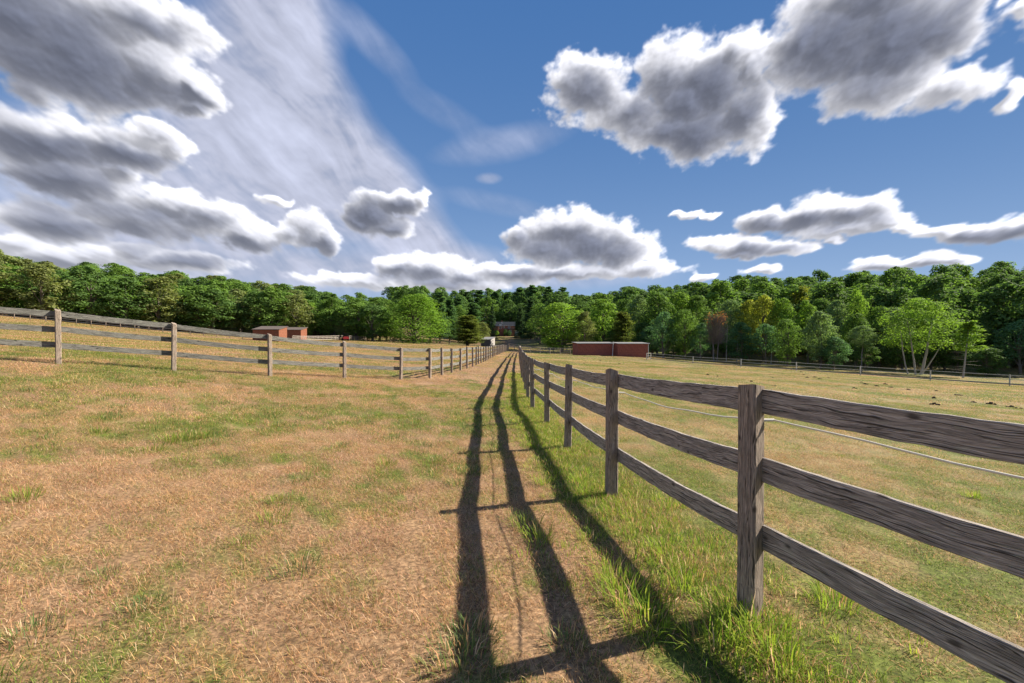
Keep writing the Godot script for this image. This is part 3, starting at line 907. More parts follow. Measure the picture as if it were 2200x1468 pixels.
func shed(label: String, x: float, d: float, w: float, depth: float, front: float, back: float, turn: float, wall: Material, end: Material, roof: Material, trim: bool) -> Node3D:
	var o := thing("run_in_shed", label, "shed", at(x, d), turn)
	var hw := w / 2
	var hd := depth / 2
	part("wall", ribbed_wall(w, -0.8, front, front), wall, o, Transform3D(Basis(), Vector3(0, 0, hd)))
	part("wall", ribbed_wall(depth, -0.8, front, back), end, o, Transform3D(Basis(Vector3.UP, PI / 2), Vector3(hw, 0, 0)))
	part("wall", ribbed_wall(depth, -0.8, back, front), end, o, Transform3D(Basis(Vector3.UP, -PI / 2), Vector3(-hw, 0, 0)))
	part("wall", ribbed_wall(w * 0.3, -0.8, back, back), wall, o, Transform3D(Basis(Vector3.UP, PI), Vector3(-w * 0.35, 0, -hd)))
	var st := surface()
	var over := 0.22
	var rise := (back - front) / depth
	var yf := front - rise * over + 0.03
	var yb := back + rise * over + 0.03
	var lo := [Vector3(-hw - over, yf, hd + over), Vector3(hw + over, yf, hd + over), Vector3(hw + over, yb, -hd - over), Vector3(-hw - over, yb, -hd - over)]
	var up := Vector3(0, 0.09, 0)
	quad(st, lo[0] + up, lo[1] + up, lo[2] + up, lo[3] + up)
	quad(st, lo[3], lo[2], lo[1], lo[0])
	for k in 4:
		quad(st, lo[k], lo[(k + 1) % 4], lo[(k + 1) % 4] + up, lo[k] + up)
	var rf := part("roof", done(st), roof, o)
	if trim:
		part("fascia", box_mesh(Vector3(-hw - over, yf - 0.02, hd + over + 0.003), Vector3(hw + over, yf + 0.13, hd + over + 0.035)), mats.trim, rf)
		for s in [-1, 1]:
			part("corner_board", box_mesh(Vector3(s * hw - 0.05, -0.7, hd + 0.034), Vector3(s * hw + 0.05, front - 0.05, hd + 0.06)), mats.trim if s > 0 else wall, o)
	return o

func build_sheds() -> void:
	shed("long red shed with thin grey roof, joined to a shorter red shed", 16.35, 91.2, 7.6, 3.6, 2.32, 2.50, 0.14, mats.red, mats.red, mats.roof_grey, true)
	shed("shorter red shed with a white corner board at the end of the pale fence", 23.35, 90.25, 6.1, 3.6, 2.48, 2.66, 0.12, mats.red, mats.red, mats.roof_grey, true)
	shed("largest red-brown shelter with a bright orange end wall in the sloping paddock", -51.1, 96.2, 5.4, 3.4, 2.35, 3.05, 0.0, mats.brown_red, mats.brown_red, mats.roof_brown, false)
	shed("red-brown shelter half hidden behind the largest one, orange end wall showing", -56.6, 117.0, 6.2, 3.4, 2.35, 3.0, 0.0, mats.brown_red, mats.brown_red, mats.roof_brown, false)
	shed("red-brown shelter by itself below the trees behind the pale fence", -62.0, 152.0, 7.6, 3.6, 2.4, 2.9, 0.0, mats.brown_red, mats.brown_red, mats.roof_brown, false)
	shed("grey run-in shed with a sunlight-painted end wall beyond the lane fence, near the cedar", -8.0, 152.0, 3.4, 3.6, 2.25, 3.0, -0.35, mats.grey_wall, mats.white_and_sunlit_wall, mats.roof_grey, false)  # end walls coloured paler than the front to stand for sun on them
	# a leaning white pole between the two red sheds
	var pole := thing("leaning_pole", "thin white pole leaning against the joint of the red sheds", "pole", at(19.5, 88.4))
	part("shaft", tube([Vector3(0, -0.2, 0), Vector3(0.30, 2.75, -0.62)], [0.05, 0.04], 6), mats.trim, pole)
	# small farm vehicle
	var v := thing("utility_vehicle", "small red farm vehicle with a dark roof parked behind the board fence", "vehicle", at(-45.2, 123.5), 0.5)
	part("body", box_mesh(Vector3(-0.75, 0.42, -1.2), Vector3(0.75, 0.95, 1.3)), mats.paint_red, v)
	part("bonnet", box_mesh(Vector3(-0.55, 0.953, 0.5), Vector3(0.55, 1.12, 1.25)), mats.paint_red, v)
	part("roof", box_mesh(Vector3(-0.75, 1.86, -0.9), Vector3(0.75, 1.93, 0.7)), mats.dark, v)
	part("seat", box_mesh(Vector3(-0.6, 0.953, -0.7), Vector3(0.6, 1.35, -0.3)), mats.dark, v)
	for s in [-1, 1]:
		for z in [-0.75, 0.55]:
			part("roof_post", tube([Vector3(0.68 * s, 0.95, z), Vector3(0.66 * s, 1.87, z - 0.05)], [0.03, 0.03], 5), mats.dark, v)
			part("wheel", tube([Vector3(0.55 * s, 0.32, z * 1.2), Vector3(0.56 * s, 0.32, z * 1.2), Vector3(0.82 * s, 0.32, z * 1.2), Vector3(0.83 * s, 0.32, z * 1.2)], [0.01, 0.33, 0.33, 0.01], 14), mats.tyre, v)
	var m := thing("feed_box", "small brown wooden feed box behind the low fence at the lane corner", "box", at(9.4, 109.0), 0.2)
	for q in [[-0.6, 0.42, 0.6, 0.48], [-0.6, -0.48, 0.6, -0.42], [-0.6, -0.42, -0.54, 0.42], [0.54, -0.42, 0.6, 0.42]]:
		part("plank", box_mesh(Vector3(q[0], 0.35, q[1]), Vector3(q[2], 1.0, q[3])), mats.post, m)
	part("bottom", box_mesh(Vector3(-0.53, 0.36, -0.41), Vector3(0.53, 0.42, 0.41)), mats.post, m)
	for q in [[-0.5, -0.4], [0.5, -0.4], [-0.5, 0.4], [0.5, 0.4]]:
		part("leg", box_mesh(Vector3(q[0] - 0.05, -0.25, q[1] - 0.05), Vector3(q[0] + 0.05, 0.355, q[1] + 0.05)), mats.post, m)

func gable(st: SurfaceTool, x0: float, x1: float, z0: float, z1: float, eave: float, ridge: float, over: float, thick: float) -> void:
	# a pitched roof with its ridge along x
	var zm := (z0 + z1) / 2
	var k := (ridge - eave) / ((z1 - z0) / 2)
	var a := Vector3(x0 - over, eave - k * over, z1 + over)
	var b := Vector3(x1 + over, eave - k * over, z1 + over)
	var c := Vector3(x1 + over, ridge, zm)
	var d := Vector3(x0 - over, ridge, zm)
	var e := Vector3(x1 + over, eave - k * over, z0 - over)
	var f := Vector3(x0 - over, eave - k * over, z0 - over)
	var t := Vector3(0, thick, 0)
	quad(st, a + t, b + t, c + t, d + t)
	quad(st, d + t, c + t, e + t, f + t)
	quad(st, d, c, b, a)
	quad(st, f, e, c, d)
	quad(st, a, b, b + t, a + t)
	quad(st, e, f, f + t, e + t)
	quad(st, b, c, c + t, b + t)
	quad(st, c, e, e + t, c + t)
	quad(st, d, a, a + t, d + t)
	quad(st, f, d, d + t, f + t)

func house_window(parent: Node, x: float, y: float, w: float, h: float, z: float) -> void:
	var win := part("window", box_mesh(Vector3(x - w / 2 + 0.1, y + 0.1, z), Vector3(x + w / 2 - 0.1, y + h - 0.1, z + 0.03)), mats.glass, parent)
	for q in [[x - w / 2, y, x - w / 2 + 0.12, y + h], [x + w / 2 - 0.12, y, x + w / 2, y + h], [x - w / 2 + 0.121, y, x + w / 2 - 0.121, y + 0.12], [x - w / 2 + 0.121, y + h - 0.12, x + w / 2 - 0.121, y + h], [x - w / 2 + 0.121, y + h / 2 - 0.04, x + w / 2 - 0.121, y + h / 2 + 0.04]]:
		part("frame", box_mesh(Vector3(q[0], q[1], z + 0.004), Vector3(q[2], q[3], z + 0.08)), mats.trim, win)

func build_house() -> void:
	var o := thing("brick_house", "red brick farmhouse with dark gabled roof and white windows below the pines", "house", at(-4.4, 224.0))
	part("wall", box_mesh(Vector3(-5.8, -1.0, -3.6), Vector3(5.8, 4.9, 3.6)), mats.brick, o)
	var st := surface()
	for s in [-5.8, 5.75]:
		var p := [Vector3(s, 4.9, 3.6), Vector3(s, 4.9, -3.6), Vector3(s, 6.5, 0)]
		var q := Vector3(0.05, 0, 0)
		for j in [0, 1, 2]:
			st.add_vertex(p[j])
		for j in [0, 2, 1]:
			st.add_vertex(p[j] + q)
	part("gable_wall", done(st), mats.brick, o)
	st = surface()
	gable(st, -5.8, 5.8, -3.6, 3.6, 4.93, 6.55, 0.3, 0.12)
	var roof := part("roof", done(st), mats.roof_dark, o)
	part("eave_board", box_mesh(Vector3(-6.1, 4.62, 3.91), Vector3(6.1, 4.80, 3.95)), mats.trim, roof)
	part("chimney", box_mesh(Vector3(-1.0, 5.6, -0.9), Vector3(-0.3, 7.3, -0.2)), mats.brick, roof)
	part("vent", box_mesh(Vector3(-0.9, 5.9, 1.4), Vector3(-0.2, 6.25, 1.8)), mats.trim, roof)
	# wing with a lean-to roof on its own end
	part("wing_wall", box_mesh(Vector3(-6.4, -1.0, 3.6), Vector3(-2.0, 2.9, 6.2)), mats.brick, o)
	st = surface()
	var lo := [Vector3(-6.7, 2.75, 6.5), Vector3(-1.7, 4.35, 6.5), Vector3(-1.7, 4.35, 3.62), Vector3(-6.7, 2.75, 3.62)]
	var up := Vector3(0, 0.12, 0)
	quad(st, lo[0] + up, lo[1] + up, lo[2] + up, lo[3] + up)
	quad(st, lo[3], lo[2], lo[1], lo[0])
	for k in 4:
		quad(st, lo[k], lo[(k + 1) % 4], lo[(k + 1) % 4] + up, lo[k] + up)
	part("wing_roof", done(st), mats.roof_grey, o)
	st = surface()
	for z in [6.2, 3.7]:
		var p := [Vector3(-6.4, 2.9, z), Vector3(-2.0, 2.9, z), Vector3(-2.0, 4.27, z)]
		for j in ([0, 2, 1] if z > 5 else [0, 1, 2]):
			st.add_vertex(p[j])
	quad(st, Vector3(-2.0, 2.9, 6.2), Vector3(-2.0, 2.9, 3.7), Vector3(-2.0, 4.27, 3.7), Vector3(-2.0, 4.27, 6.2))
	part("wing_gable", done(st), mats.brick, o)
	# porch room
	part("porch_wall", box_mesh(Vector3(0.9, -1.0, 3.6), Vector3(5.3, 2.9, 5.6)), mats.brick, o)
	part("porch_roof", box_mesh(Vector3(0.6, 2.95, 3.62), Vector3(5.6, 3.12, 5.9)), mats.roof_grey, o)
	house_window(o, -3.6, 0.9, 0.9, 1.3, 6.203)
	house_window(o, 3.6, 1.0, 1.1, 1.5, 5.603)
	house_window(o, -1.2, 3.1, 1.0, 1.3, 3.603)
	house_window(o, 0.4, 3.5, 0.8, 1.0, 3.603)
	house_window(o, 3.0, 3.35, 1.0, 1.1, 3.603)
	house_window(o, -4.6, 3.9, 0.8, 0.8, 3.603)
	var dormer := part("dormer", box_mesh(Vector3(-1.8, 4.5, 3.62), Vector3(-0.6, 5.3, 3.98)), mats.trim, o)
	part("dormer_roof", box_mesh(Vector3(-1.95, 5.3, 2.4), Vector3(-0.45, 5.42, 4.1)), mats.trim, dormer)
	var door := part("door", box_mesh(Vector3(1.1, -0.4, 5.603), Vector3(2.0, 2.1, 5.65)), mats.trim, o)
	part("handle", box_mesh(Vector3(1.85, 0.8, 5.652), Vector3(1.92, 0.95, 5.70)), mats.dark, door)
	part("side_room", box_mesh(Vector3(5.82, -1.0, 0.5), Vector3(7.6, 2.4, 4.4)), mats.teal, o)
	part("side_room_roof", box_mesh(Vector3(5.82, 2.45, 0.3), Vector3(7.9, 2.58, 4.7)), mats.roof_grey, o)
	# roof of another building between the trees
	var b := thing("outbuilding", "pale-roofed outbuilding showing between the walnut tree and the cedar", "building", at(-28.5, 205.0))
	part("wall", box_mesh(Vector3(-2.6, -1.0, -2.5), Vector3(2.6, 2.6, 2.5)), mats.white_and_sunlit_wall, b)
	st = surface()
	gable(st, -2.6, 2.6, -2.5, 2.5, 2.63, 4.1, 0.3, 0.1)
	part("roof", done(st), mats.roof_grey, b)

# ---------------------------------------------------------------- trees
func leaf_into(v: PackedVector3Array, col: PackedColorArray, idx: PackedInt32Array, p: Vector3, n: Vector3, len_: float, wide: float, c: float, r: RandomNumberGenerator, tip := Vector3.ZERO) -> void:
	var t := (tip if tip != Vector3.ZERO else Vector3(r.randf() - 0.5, r.randf() - 0.5, r.randf() - 0.5))
	t = (t - n * t.dot(n)).normalized()
	var b := n.cross(t) * wide
	t *= len_
	var k := v.size()
	v.append(p - t)
	v.append(p + b)
	v.append(p + t)
	v.append(p - b)
	var cc := Color(c * r.randf_range(0.9, 1.0), c, c * r.randf_range(0.85, 1.0))
	for j in 4:
		col.append(cc)
	for q in [k, k + 1, k + 2, k, k + 2, k + 3]:
		idx.append(q)

func rand_dir(r: RandomNumberGenerator) -> Vector3:
	var z := r.randf_range(-1, 1)
	var a := r.randf() * TAU
	var s := sqrt(1.0 - z * z)
	return Vector3(s * cos(a), z, s * sin(a))

func wander(a: Vector3, b: Vector3, n: int, amp: float, r: RandomNumberGenerator) -> Array:
	var out := []
	var side := Vector3(r.randf_range(-1, 1), 0, r.randf_range(-1, 1)) * amp
	for i in n + 1:
		var t := float(i) / n
		out.append(a.lerp(b, t) + side * sin(t * PI) + Vector3(r.randf_range(-1, 1), 0, r.randf_range(-1, 1)) * amp * 0.25 * (1.0 if i > 0 and i < n else 0.0))
	return out

func tapered(n: int, a: float, b: float) -> Array:
	var out := []
	for i in n + 1:
		out.append(lerpf(a, b, float(i) / n))
	return out

func broadleaf(sd: int, clumps: int, leaves: int, leaf: float, base: float, shape: float) -> Array:
	# a tree 10 high and 6 wide: [trunk and limbs, crown]
	var r := RandomNumberGenerator.new()
	r.seed = sd
	var v := PackedVector3Array()
	var col := PackedColorArray()
	var idx := PackedInt32Array()
	var tv := PackedVector3Array()
	var ti := PackedInt32Array()
	var tn := PackedVector3Array()
	var top := Vector3(r.randf_range(-0.4, 0.4), 8.2, r.randf_range(-0.4, 0.4))
	var stem := wander(Vector3(0, -0.4, 0), top, 6, 0.25, r)
	tube_into(tv, ti, tn, stem, tapered(6, 0.20, 0.04), 7)
	var h0 := 10.0 * base
	for i in clumps:
		var t := pow((i + r.randf()) / clumps, 0.85)
		var env := pow(sin(PI * clampf(0.10 + 0.86 * pow(t, shape), 0.0, 1.0)), 0.75)
		var rad := 2.45 * env * (0.30 + 0.70 * sqrt(r.randf()))
		var a := r.randf() * TAU
		var size := r.randf_range(0.50, 0.95) * (0.72 + 0.5 * env)
		var c := Vector3(cos(a) * rad, h0 + (9.75 - h0 - size * 0.5) * t + r.randf_range(-0.2, 0.2), sin(a) * rad)
		var tone := r.randf_range(0.62, 0.95)
		if i % 4 == 0:
			var from: Vector3 = stem[clampi(int(c.y / 10.0 * 6.0) - 1, 1, 5)]
			tube_into(tv, ti, tn, wander(from, c, 3, 0.15, r), tapered(3, 0.07, 0.015), 4)
		for k in leaves:
			var d := rand_dir(r)
			if d.y < -0.3 and r.randf() < 0.6:
				d.y = -d.y
			var p := c + Vector3(d.x, d.y * 0.72, d.z) * size * (0.50 + 0.62 * pow(r.randf(), 0.8))
			var n := (d + Vector3(0, 0.45, 0) + rand_dir(r) * 0.75).normalized()
			leaf_into(v, col, idx, p, n, leaf * r.randf_range(0.7, 1.25), leaf * 0.55, tone * r.randf_range(0.78, 1.05), r)
	return [array_mesh(tv, ti, PackedColorArray(), PackedVector2Array(), tn), array_mesh(v, idx, col)]

func conifer(sd: int, whorls: int, boughs: int, sprays: int, leaf: float, base: float, droop: float, ragged: float, blunt: float) -> Array:
	# a tree 10 high and 4 wide, boughs in whorls round a straight stem
	var r := RandomNumberGenerator.new()
	r.seed = sd
	var v := PackedVector3Array()
	var col := PackedColorArray()
	var idx := PackedInt32Array()
	var tv := PackedVector3Array()
	var ti := PackedInt32Array()
	var tn := PackedVector3Array()
	tube_into(tv, ti, tn, wander(Vector3(0, -0.4, 0), Vector3(0, 9.6, 0), 6, 0.06, r), tapered(6, 0.18, 0.02), 7)
	for i in whorls:
		var t := (i + r.randf() * 0.6) / whorls
		var y := lerpf(10.0 * base, 9.7, t)
		var reach := 2.0 * pow(1.0 - t, blunt) + 0.14
		for b in boughs:
			var a := r.randf() * TAU
			var L := reach * r.randf_range(1.0 - ragged, 1.0)
			var out := Vector3(cos(a), -droop + 0.5 * t, sin(a)).normalized()
			var root := Vector3(0, y + r.randf_range(-0.12, 0.12), 0)
			tube_into(tv, ti, tn, [root, root + out * L * 0.9], [0.03, 0.008], 4)
			var tone := r.randf_range(0.6, 0.98)
			for k in sprays:
				var f := pow(r.randf(), 0.65)
				var spread := L * 0.30 * (1.1 - 0.5 * f) + 0.08
				var p := root + out * L * f + Vector3(r.randf_range(-1, 1) * spread, r.randf_range(-0.45, 0.55) * spread, r.randf_range(-1, 1) * spread)
				var dir := (out + rand_dir(r) * 0.55 + Vector3(0, 0.25, 0)).normalized()
				var n := (Vector3.UP + rand_dir(r) * 0.8).normalized()
				leaf_into(v, col, idx, p, n, leaf * r.randf_range(0.8, 1.4), leaf * 0.34, tone * r.randf_range(0.75, 1.05), r, dir)
	return [array_mesh(tv, ti, PackedColorArray(), PackedVector2Array(), tn), array_mesh(v, idx, col)]

func place_tree(called: String, label: String, kind: String, model: Array, x: float, d: float, sx: float, sy: float, group: String, bark := "bark") -> Node3D:
	var o := thing(called, label, "tree", at(x, d, -0.05), rng.randf() * TAU, group)
	var s := Transform3D(Basis.from_scale(Vector3(sx, sy, sx)), Vector3.ZERO)
	part("trunk", model[0], mats[bark], o, s)
	part("crown", model[1], mats["leaf_" + kind], o, s)
	return o

const KIND_WORDS := {
	"mid": "green leafy tree", "bright": "bright green leafy tree", "dark": "dark green leafy tree", "blue": "bluish green leafy tree", "pale": "pale grey-green leafy tree",
	"yellow": "yellowing leafy tree", "olive": "olive-brown thin-leaved tree", "tan": "tan-green dry-looking tree",
}

const LANDMARKS := [[42.0, 94.0, "the dead brown tree"], [66.6, 75.0, "the white-stemmed tree"], [69.8, 70.0, "the slender pine with bare branches"], [56.8, 74.0, "the thin bare-stemmed tree"],
	[16.4, 91.2, "the long red shed"], [23.6, 90.2, "the shorter red shed"], [-30.1, 140.0, "the big spreading tree"], [-51.1, 96.2, "the largest red-brown shelter"], [-62.0, 152.0, "the lone red-brown shelter"],
	[-4.4, 224.0, "the brick house"], [-14.0, 143.0, "the lone cedar"], [-100.0, 85.0, "the pale paddock fence"], [110.0, 80.0, "the dark end of the wood"]]

func tree_words(t: Array) -> String:
	var best := 1e9
	var mark: Array
	for m in LANDMARKS:
		var q := Vector2(m[0] - t[0], m[1] - t[1]).length()
		if q < best:
			best = q
			mark = m
	var size := "tall " if t[2] > 13.0 else ("low " if t[2] < 7.0 else "")
	var rel := " behind " if t[1] > mark[1] + 6.0 else " beside "
	return (size + KIND_WORDS[t[4]] + rel + mark[2])

func build_trees() -> void:
	var near := []
	for i in 6:
		near.append(broadleaf(300 + i, 74 + 8 * (i % 3), 84, 0.15, 0.10 + 0.05 * (i % 3), 0.85 + 0.12 * (i % 3)))
	near.append(broadleaf(311, 54, 70, 0.15, 0.30, 0.70))
	near.append(broadleaf(312, 96, 70, 0.14, 0.08, 1.25))
	near.append(broadleaf(313, 48, 110, 0.15, 0.22, 0.62))
	var far := []
	for i in 5:
		far.append(broadleaf(330 + i, 66, 60, 0.19, 0.12, 0.80 + 0.1 * (i % 3)))
	var pine := []
	for i in 3:
		pine.append(conifer(350 + i, 17, 9, 60, 0.21, 0.14, -0.12, 0.45, 0.42))
	var spruce := conifer(360, 20, 9, 44, 0.17, 0.06, 0.35, 0.3, 0.85)
	var cedar := conifer(365, 17, 13, 60, 0.15, 0.08, -0.30, 0.45, 0.38)
	# the row of trees along the pasture
	var i := 0
	for t in FRONT_EAST:
		i += 1
		if t[4] == "cedar":
			place_tree("cedar_tree", "dark spreading cedar among the leafy trees behind the red sheds", "cedar", cedar, t[0], t[1], t[3] / 3.1, t[2] / 10.0, "")
			continue
		place_tree("broadleaf_tree", tree_words(t), t[4], near[(i * 5 + 2) % 9], t[0], t[1], t[3] / 5.2, t[2] / 10.0, tree_words(t) + ", like trees")
	for t in FRONT_WEST:
		i += 1
		if t[4] == "walnut":
			var big := broadleaf(390, 175, 84, 0.09, 0.0, 0.66)
			place_tree("walnut_tree", "big spreading bright green tree whose crown reaches down to the grey board fence", "walnut", big, t[0], t[1], t[3] / 5.3, t[2] / 10.0, "")
			continue
		if t[2] < 2.8:
			continue
		place_tree("broadleaf_tree", tree_words(t), t[4], near[(i * 5 + 2) % 9], t[0], t[1], t[3] / 5.2, t[2] / 10.0, tree_words(t) + ", like trees")
	for t in CONIFERS:
		i += 1
		if t[4] == "cedar":
			place_tree("cedar_tree", "broad yellow-green cedar standing alone by the grey run-in shed", "cedar", cedar, t[0], t[1], t[3] / 3.1, t[2] / 10.0, "")
		elif t[4] == "spruce":
			place_tree("spruce_tree", "dark spruce beside the brick house", "spruce", spruce, t[0], t[1], t[3] / 4.2, t[2] / 10.0, "dark spruces by the house")
		else:
			place_tree("pine_tree", "tall ragged pine rising behind the brick house", "pine", pine[i % 3], t[0], t[1], t[3] / 2.8, t[2] * rng.randf_range(0.84, 0.98) / 10.0, "tall pines behind the house")
	# the tree with white leaning stems
	var r := RandomNumberGenerator.new()
	r.seed = 77
	var birch := thing("birch_tree", "tall leafy tree on several leaning white stems behind the pale rail fence", "tree", at(66.6, 75.0, -0.05))
	var big2 := broadleaf(395, 110, 76, 0.095, 0.36, 0.8)
	part("crown", big2[1], mats.leaf_bright, birch, Transform3D(Basis.from_scale(Vector3(2.15, 1.34, 1.9)), Vector3(0.6, -0.6, 0)))
	for q in [[-1.2, 0.0, -3.0, 7.2, 0.13], [-0.3, 0.3, -2.2, 8.8, 0.16], [0.6, 0.0, 2.4, 9.6, 0.24], [0.9, -0.4, 4.8, 6.2, 0.12]]:
		part("trunk", tube(wander(Vector3(q[0], -0.5, q[1]), Vector3(q[2], q[3], q[1] + 0.5), 7, 0.35, r), tapered(7, q[4], q[4] * 0.35), 7), mats.bark_pale, birch)
	# thin bare-stemmed tree with a small crown
	var small := thing("sapling_tree", "thin bare-stemmed tree with a small pale crown at the rail fence", "tree", at(56.8, 74.0, -0.05))
	part("trunk", tube(wander(Vector3(0, -0.3, 0), Vector3(0.3, 6.4, 0), 6, 0.12, r), tapered(6, 0.11, 0.04), 6), mats.bark_grey, small)
	part("crown", near[1][1], mats.leaf_pale, small, Transform3D(Basis.from_scale(Vector3(0.72, 0.42, 0.72)), Vector3(0.2, 3.6, 0)))
	# young pine with bare lower branches
	var yp := thing("young_pine", "slender pine with dead bare lower branches and a bright top, at the rail fence", "tree", at(69.8, 70.0, -0.05))
	part("trunk", tube([Vector3(-0.5, -0.4, 0), Vector3(0, 4.0, 0), Vector3(0.5, 8.6, 0)], [0.14, 0.10, 0.03], 6), mats.bark_pale, yp)
	part("crown", conifer(368, 9, 7, 40, 0.2, 0.45, -0.2, 0.4, 0.4)[1], mats.leaf_bright, yp, Transform3D(Basis.from_scale(Vector3(1.25, 0.9, 1.25)), Vector3(0.5, 0, 0)))
	for k in 12:
		var y := 1.2 + 0.32 * k
		var a := r.randf() * TAU
		part("dead_branch", tube([Vector3(-0.5 + y * 0.12, y, 0), Vector3(cos(a) * 1.7, y + r.randf_range(-0.3, 0.3), sin(a) * 1.7)], [0.025, 0.006], 4), mats.bark_pale, yp)
	# the dead tree: fine bare twigs, rusty leaves left on one side
	var dead := thing("dead_tree", "dead brown tree of bare twigs with rusty leaves on one flank", "tree", at(42.0, 94.0, -0.05))
	var tv := PackedVector3Array()
	var ti := PackedInt32Array()
	var tn := PackedVector3Array()
	for q in [[-0.3, -0.6, 11.0, 0.2], [0.3, 0.9, 9.6, 0.15]]:
		tube_into(tv, ti, tn, wander(Vector3(q[0], -0.4, 0), Vector3(q[1], q[2], 0), 7, 0.2, r), tapered(7, q[3], 0.03), 6)
	part("trunk", array_mesh(tv, ti, PackedColorArray(), PackedVector2Array(), tn), mats.bark_grey, dead)
	tv = PackedVector3Array()
	ti = PackedInt32Array()
	tn = PackedVector3Array()
	for k in 950:
		var y := r.randf_range(3.6, 9.0)
		var a := r.randf() * TAU
		var from := Vector3(r.randf_range(-0.5, 0.7), y, 0) + Vector3(cos(a), 0, sin(a)) * r.randf() * 1.4
		var d := Vector3(cos(a) * 0.8, r.randf_range(0.5, 1.3), sin(a) * 0.8)
		tube_into(tv, ti, tn, [from, from + d * r.randf_range(0.7, 1.9)], [0.03, 0.008], 3)
	part("twigs", array_mesh(tv, ti, PackedColorArray(), PackedVector2Array(), tn), mats.bark_grey, dead).set_meta("kind", "stuff")
	var lv := PackedVector3Array()
	var lc := PackedColorArray()
	var li := PackedInt32Array()
	for k in 420:
		var d := rand_dir(r)
		var side := 1.0 if k % 3 else -0.6
		leaf_into(lv, lc, li, Vector3(1.2 * side, 9.0, 0) + Vector3(d.x * 1.4, d.y * 1.7, d.z * 1.4) * pow(r.randf(), 0.5), (d + rand_dir(r)).normalized(), 0.13, 0.07, r.randf_range(0.5, 1.0), r)
	part("crown", array_mesh(lv, li, lc), mats.leaf_rust, dead)
	for q in [[45.2, 96.0, 7.8], [47.6, 96.5, 5.4], [52.6, 92.5, 7.0]]:
		var snag := thing("bare_snag", "thin bare grey trunk standing at the wood's edge", "tree", at(q[0], q[1], -0.05), 0.0, "bare snags at the wood's edge")
		part("trunk", tube(wander(Vector3(0, -0.4, 0), Vector3(0.3, q[2], 0), 6, 0.15, r), tapered(6, 0.13, 0.03), 6), mats.bark_pale, snag)
		for k in 4:
			var y: float = q[2] * (0.55 + 0.1 * k)
			part("branch", tube([Vector3(0.15, y, 0), Vector3(r.randf_range(-0.9, 0.9), y + 0.8, r.randf_range(-0.5, 0.5))], [0.035, 0.01], 4), mats.bark_pale, snag)
	# the woods that climb the hills
	r.seed = 5
	var deg := -60.0
	while deg < 60.0:
		var a := deg_to_rad(deg)
		var west := deg < -15.0
		var middle := deg >= -15.0 and deg < 6.0
		var dist := 150.0 if west else (238.0 if middle else 128.0 + 30.0 * sm(30.0, 8.0, deg))
		var last := 262.0 if west else (310.0 if middle else 236.0)
		while dist < last:
			var jd := dist + r.randf_range(-4, 4)
			var ja := a + r.randf_range(-0.022, 0.022)
			var x := sin(ja) * jd
			var d := cos(ja) * jd
			var hgt := r.randf_range(11.5, 14.8) if west else (r.randf_range(18.0, 23.0) if middle else r.randf_range(15.0, 19.0))
			var pick := r.randf()
			var kind := ("mid" if pick < 0.58 else ("tan" if pick < 0.68 else ("olive" if pick < 0.76 else "dark"))) if west else ("dark" if pick < 0.72 else "mid")
			var words: String = {"mid": "green", "tan": "tan-green", "olive": "olive", "dark": "dark green"}[kind]
			place_tree("woodland_tree" if west else "ridge_tree", words + " rounded tree in the wood " + ("climbing the hill above the sloping paddock" if west else ("behind the pines and the brick house" if middle else "on the ridge behind the red sheds")), kind, far[r.randi() % 5], x, d, r.randf_range(10.5, 13.5) / 5.4, hgt / 10.0, words + (" trees on the paddock hill" if west else (" trees behind the house" if middle else " trees on the ridge")))
			dist += 12.5 if west else 12.5
		deg += 2.7 if west else 2.9
	for q in [[-7.2, 216.5, 1.6, "bright"], [-3.2, 217.5, 1.9, "dark"], [-1.4, 217.8, 1.7, "blue"], [4.4, 218.0, 1.4, "dark"]]:
		var bush := thing("garden_shrub", {"bright": "bright green", "dark": "dark green", "blue": "bluish green"}[q[3]] + " shrub against the front of the brick house", "shrub", at(q[0], q[1]), 0.0, "shrubs in front of the house, " + q[3])
		part("foliage", near[2][1], mats["leaf_" + q[3]], bush, Transform3D(Basis.from_scale(Vector3(0.42, 0.2 * q[2], 0.42)), Vector3(0, -0.5, 0)))

# ---------------------------------------------------------------- small things
func blade_into(v: PackedVector3Array, col: PackedColorArray, idx: PackedInt32Array, root: Vector3, az: float, lean: float, len_: float, wide: float, curl: float, c: Vector3) -> void:
	var out := Vector3(cos(az), 0, sin(az))
	var side := Vector3(-out.z, 0, out.x) * wide * 0.5
	var mid := root + (out * sin(lean) + Vector3.UP * cos(lean)) * len_ * 0.55
	var l2 := minf(lean + curl, 1.9)
	var tip := mid + (out * sin(l2) + Vector3.UP * cos(l2)) * len_ * 0.45
	var k := v.size()
	v.append(root - side)
	v.append(root + side)
	v.append(mid - side * 0.8)
	v.append(mid + side * 0.8)
	v.append(tip)
	var cc := Color(c.x, c.y, c.z)
	for j in 5:
		col.append(cc)
	for q in [k, k + 1, k + 3, k, k + 3, k + 2, k + 2, k + 3, k + 4]:
		idx.append(q)

const STRAW := [Vector3(0.73, 0.465, 0.26), Vector3(0.69, 0.385, 0.20), Vector3(0.76, 0.55, 0.36), Vector3(0.45, 0.26, 0.135), Vector3(0.74, 0.40, 0.235)]
const GREEN := [Vector3(0.20, 0.28, 0.05), Vector3(0.25, 0.33, 0.055), Vector3(0.15, 0.225, 0.055), Vector3(0.34, 0.37, 0.08)]
const LUSH := [Vector3(0.24, 0.37, 0.04), Vector3(0.32, 0.43, 0.045), Vector3(0.18, 0.30, 0.04), Vector3(0.40, 0.45, 0.07)]
const DEEP := [Vector3(0.15, 0.22, 0.07), Vector3(0.19, 0.26, 0.075), Vector3(0.13, 0.19, 0.08), Vector3(0.32, 0.30, 0.13)]

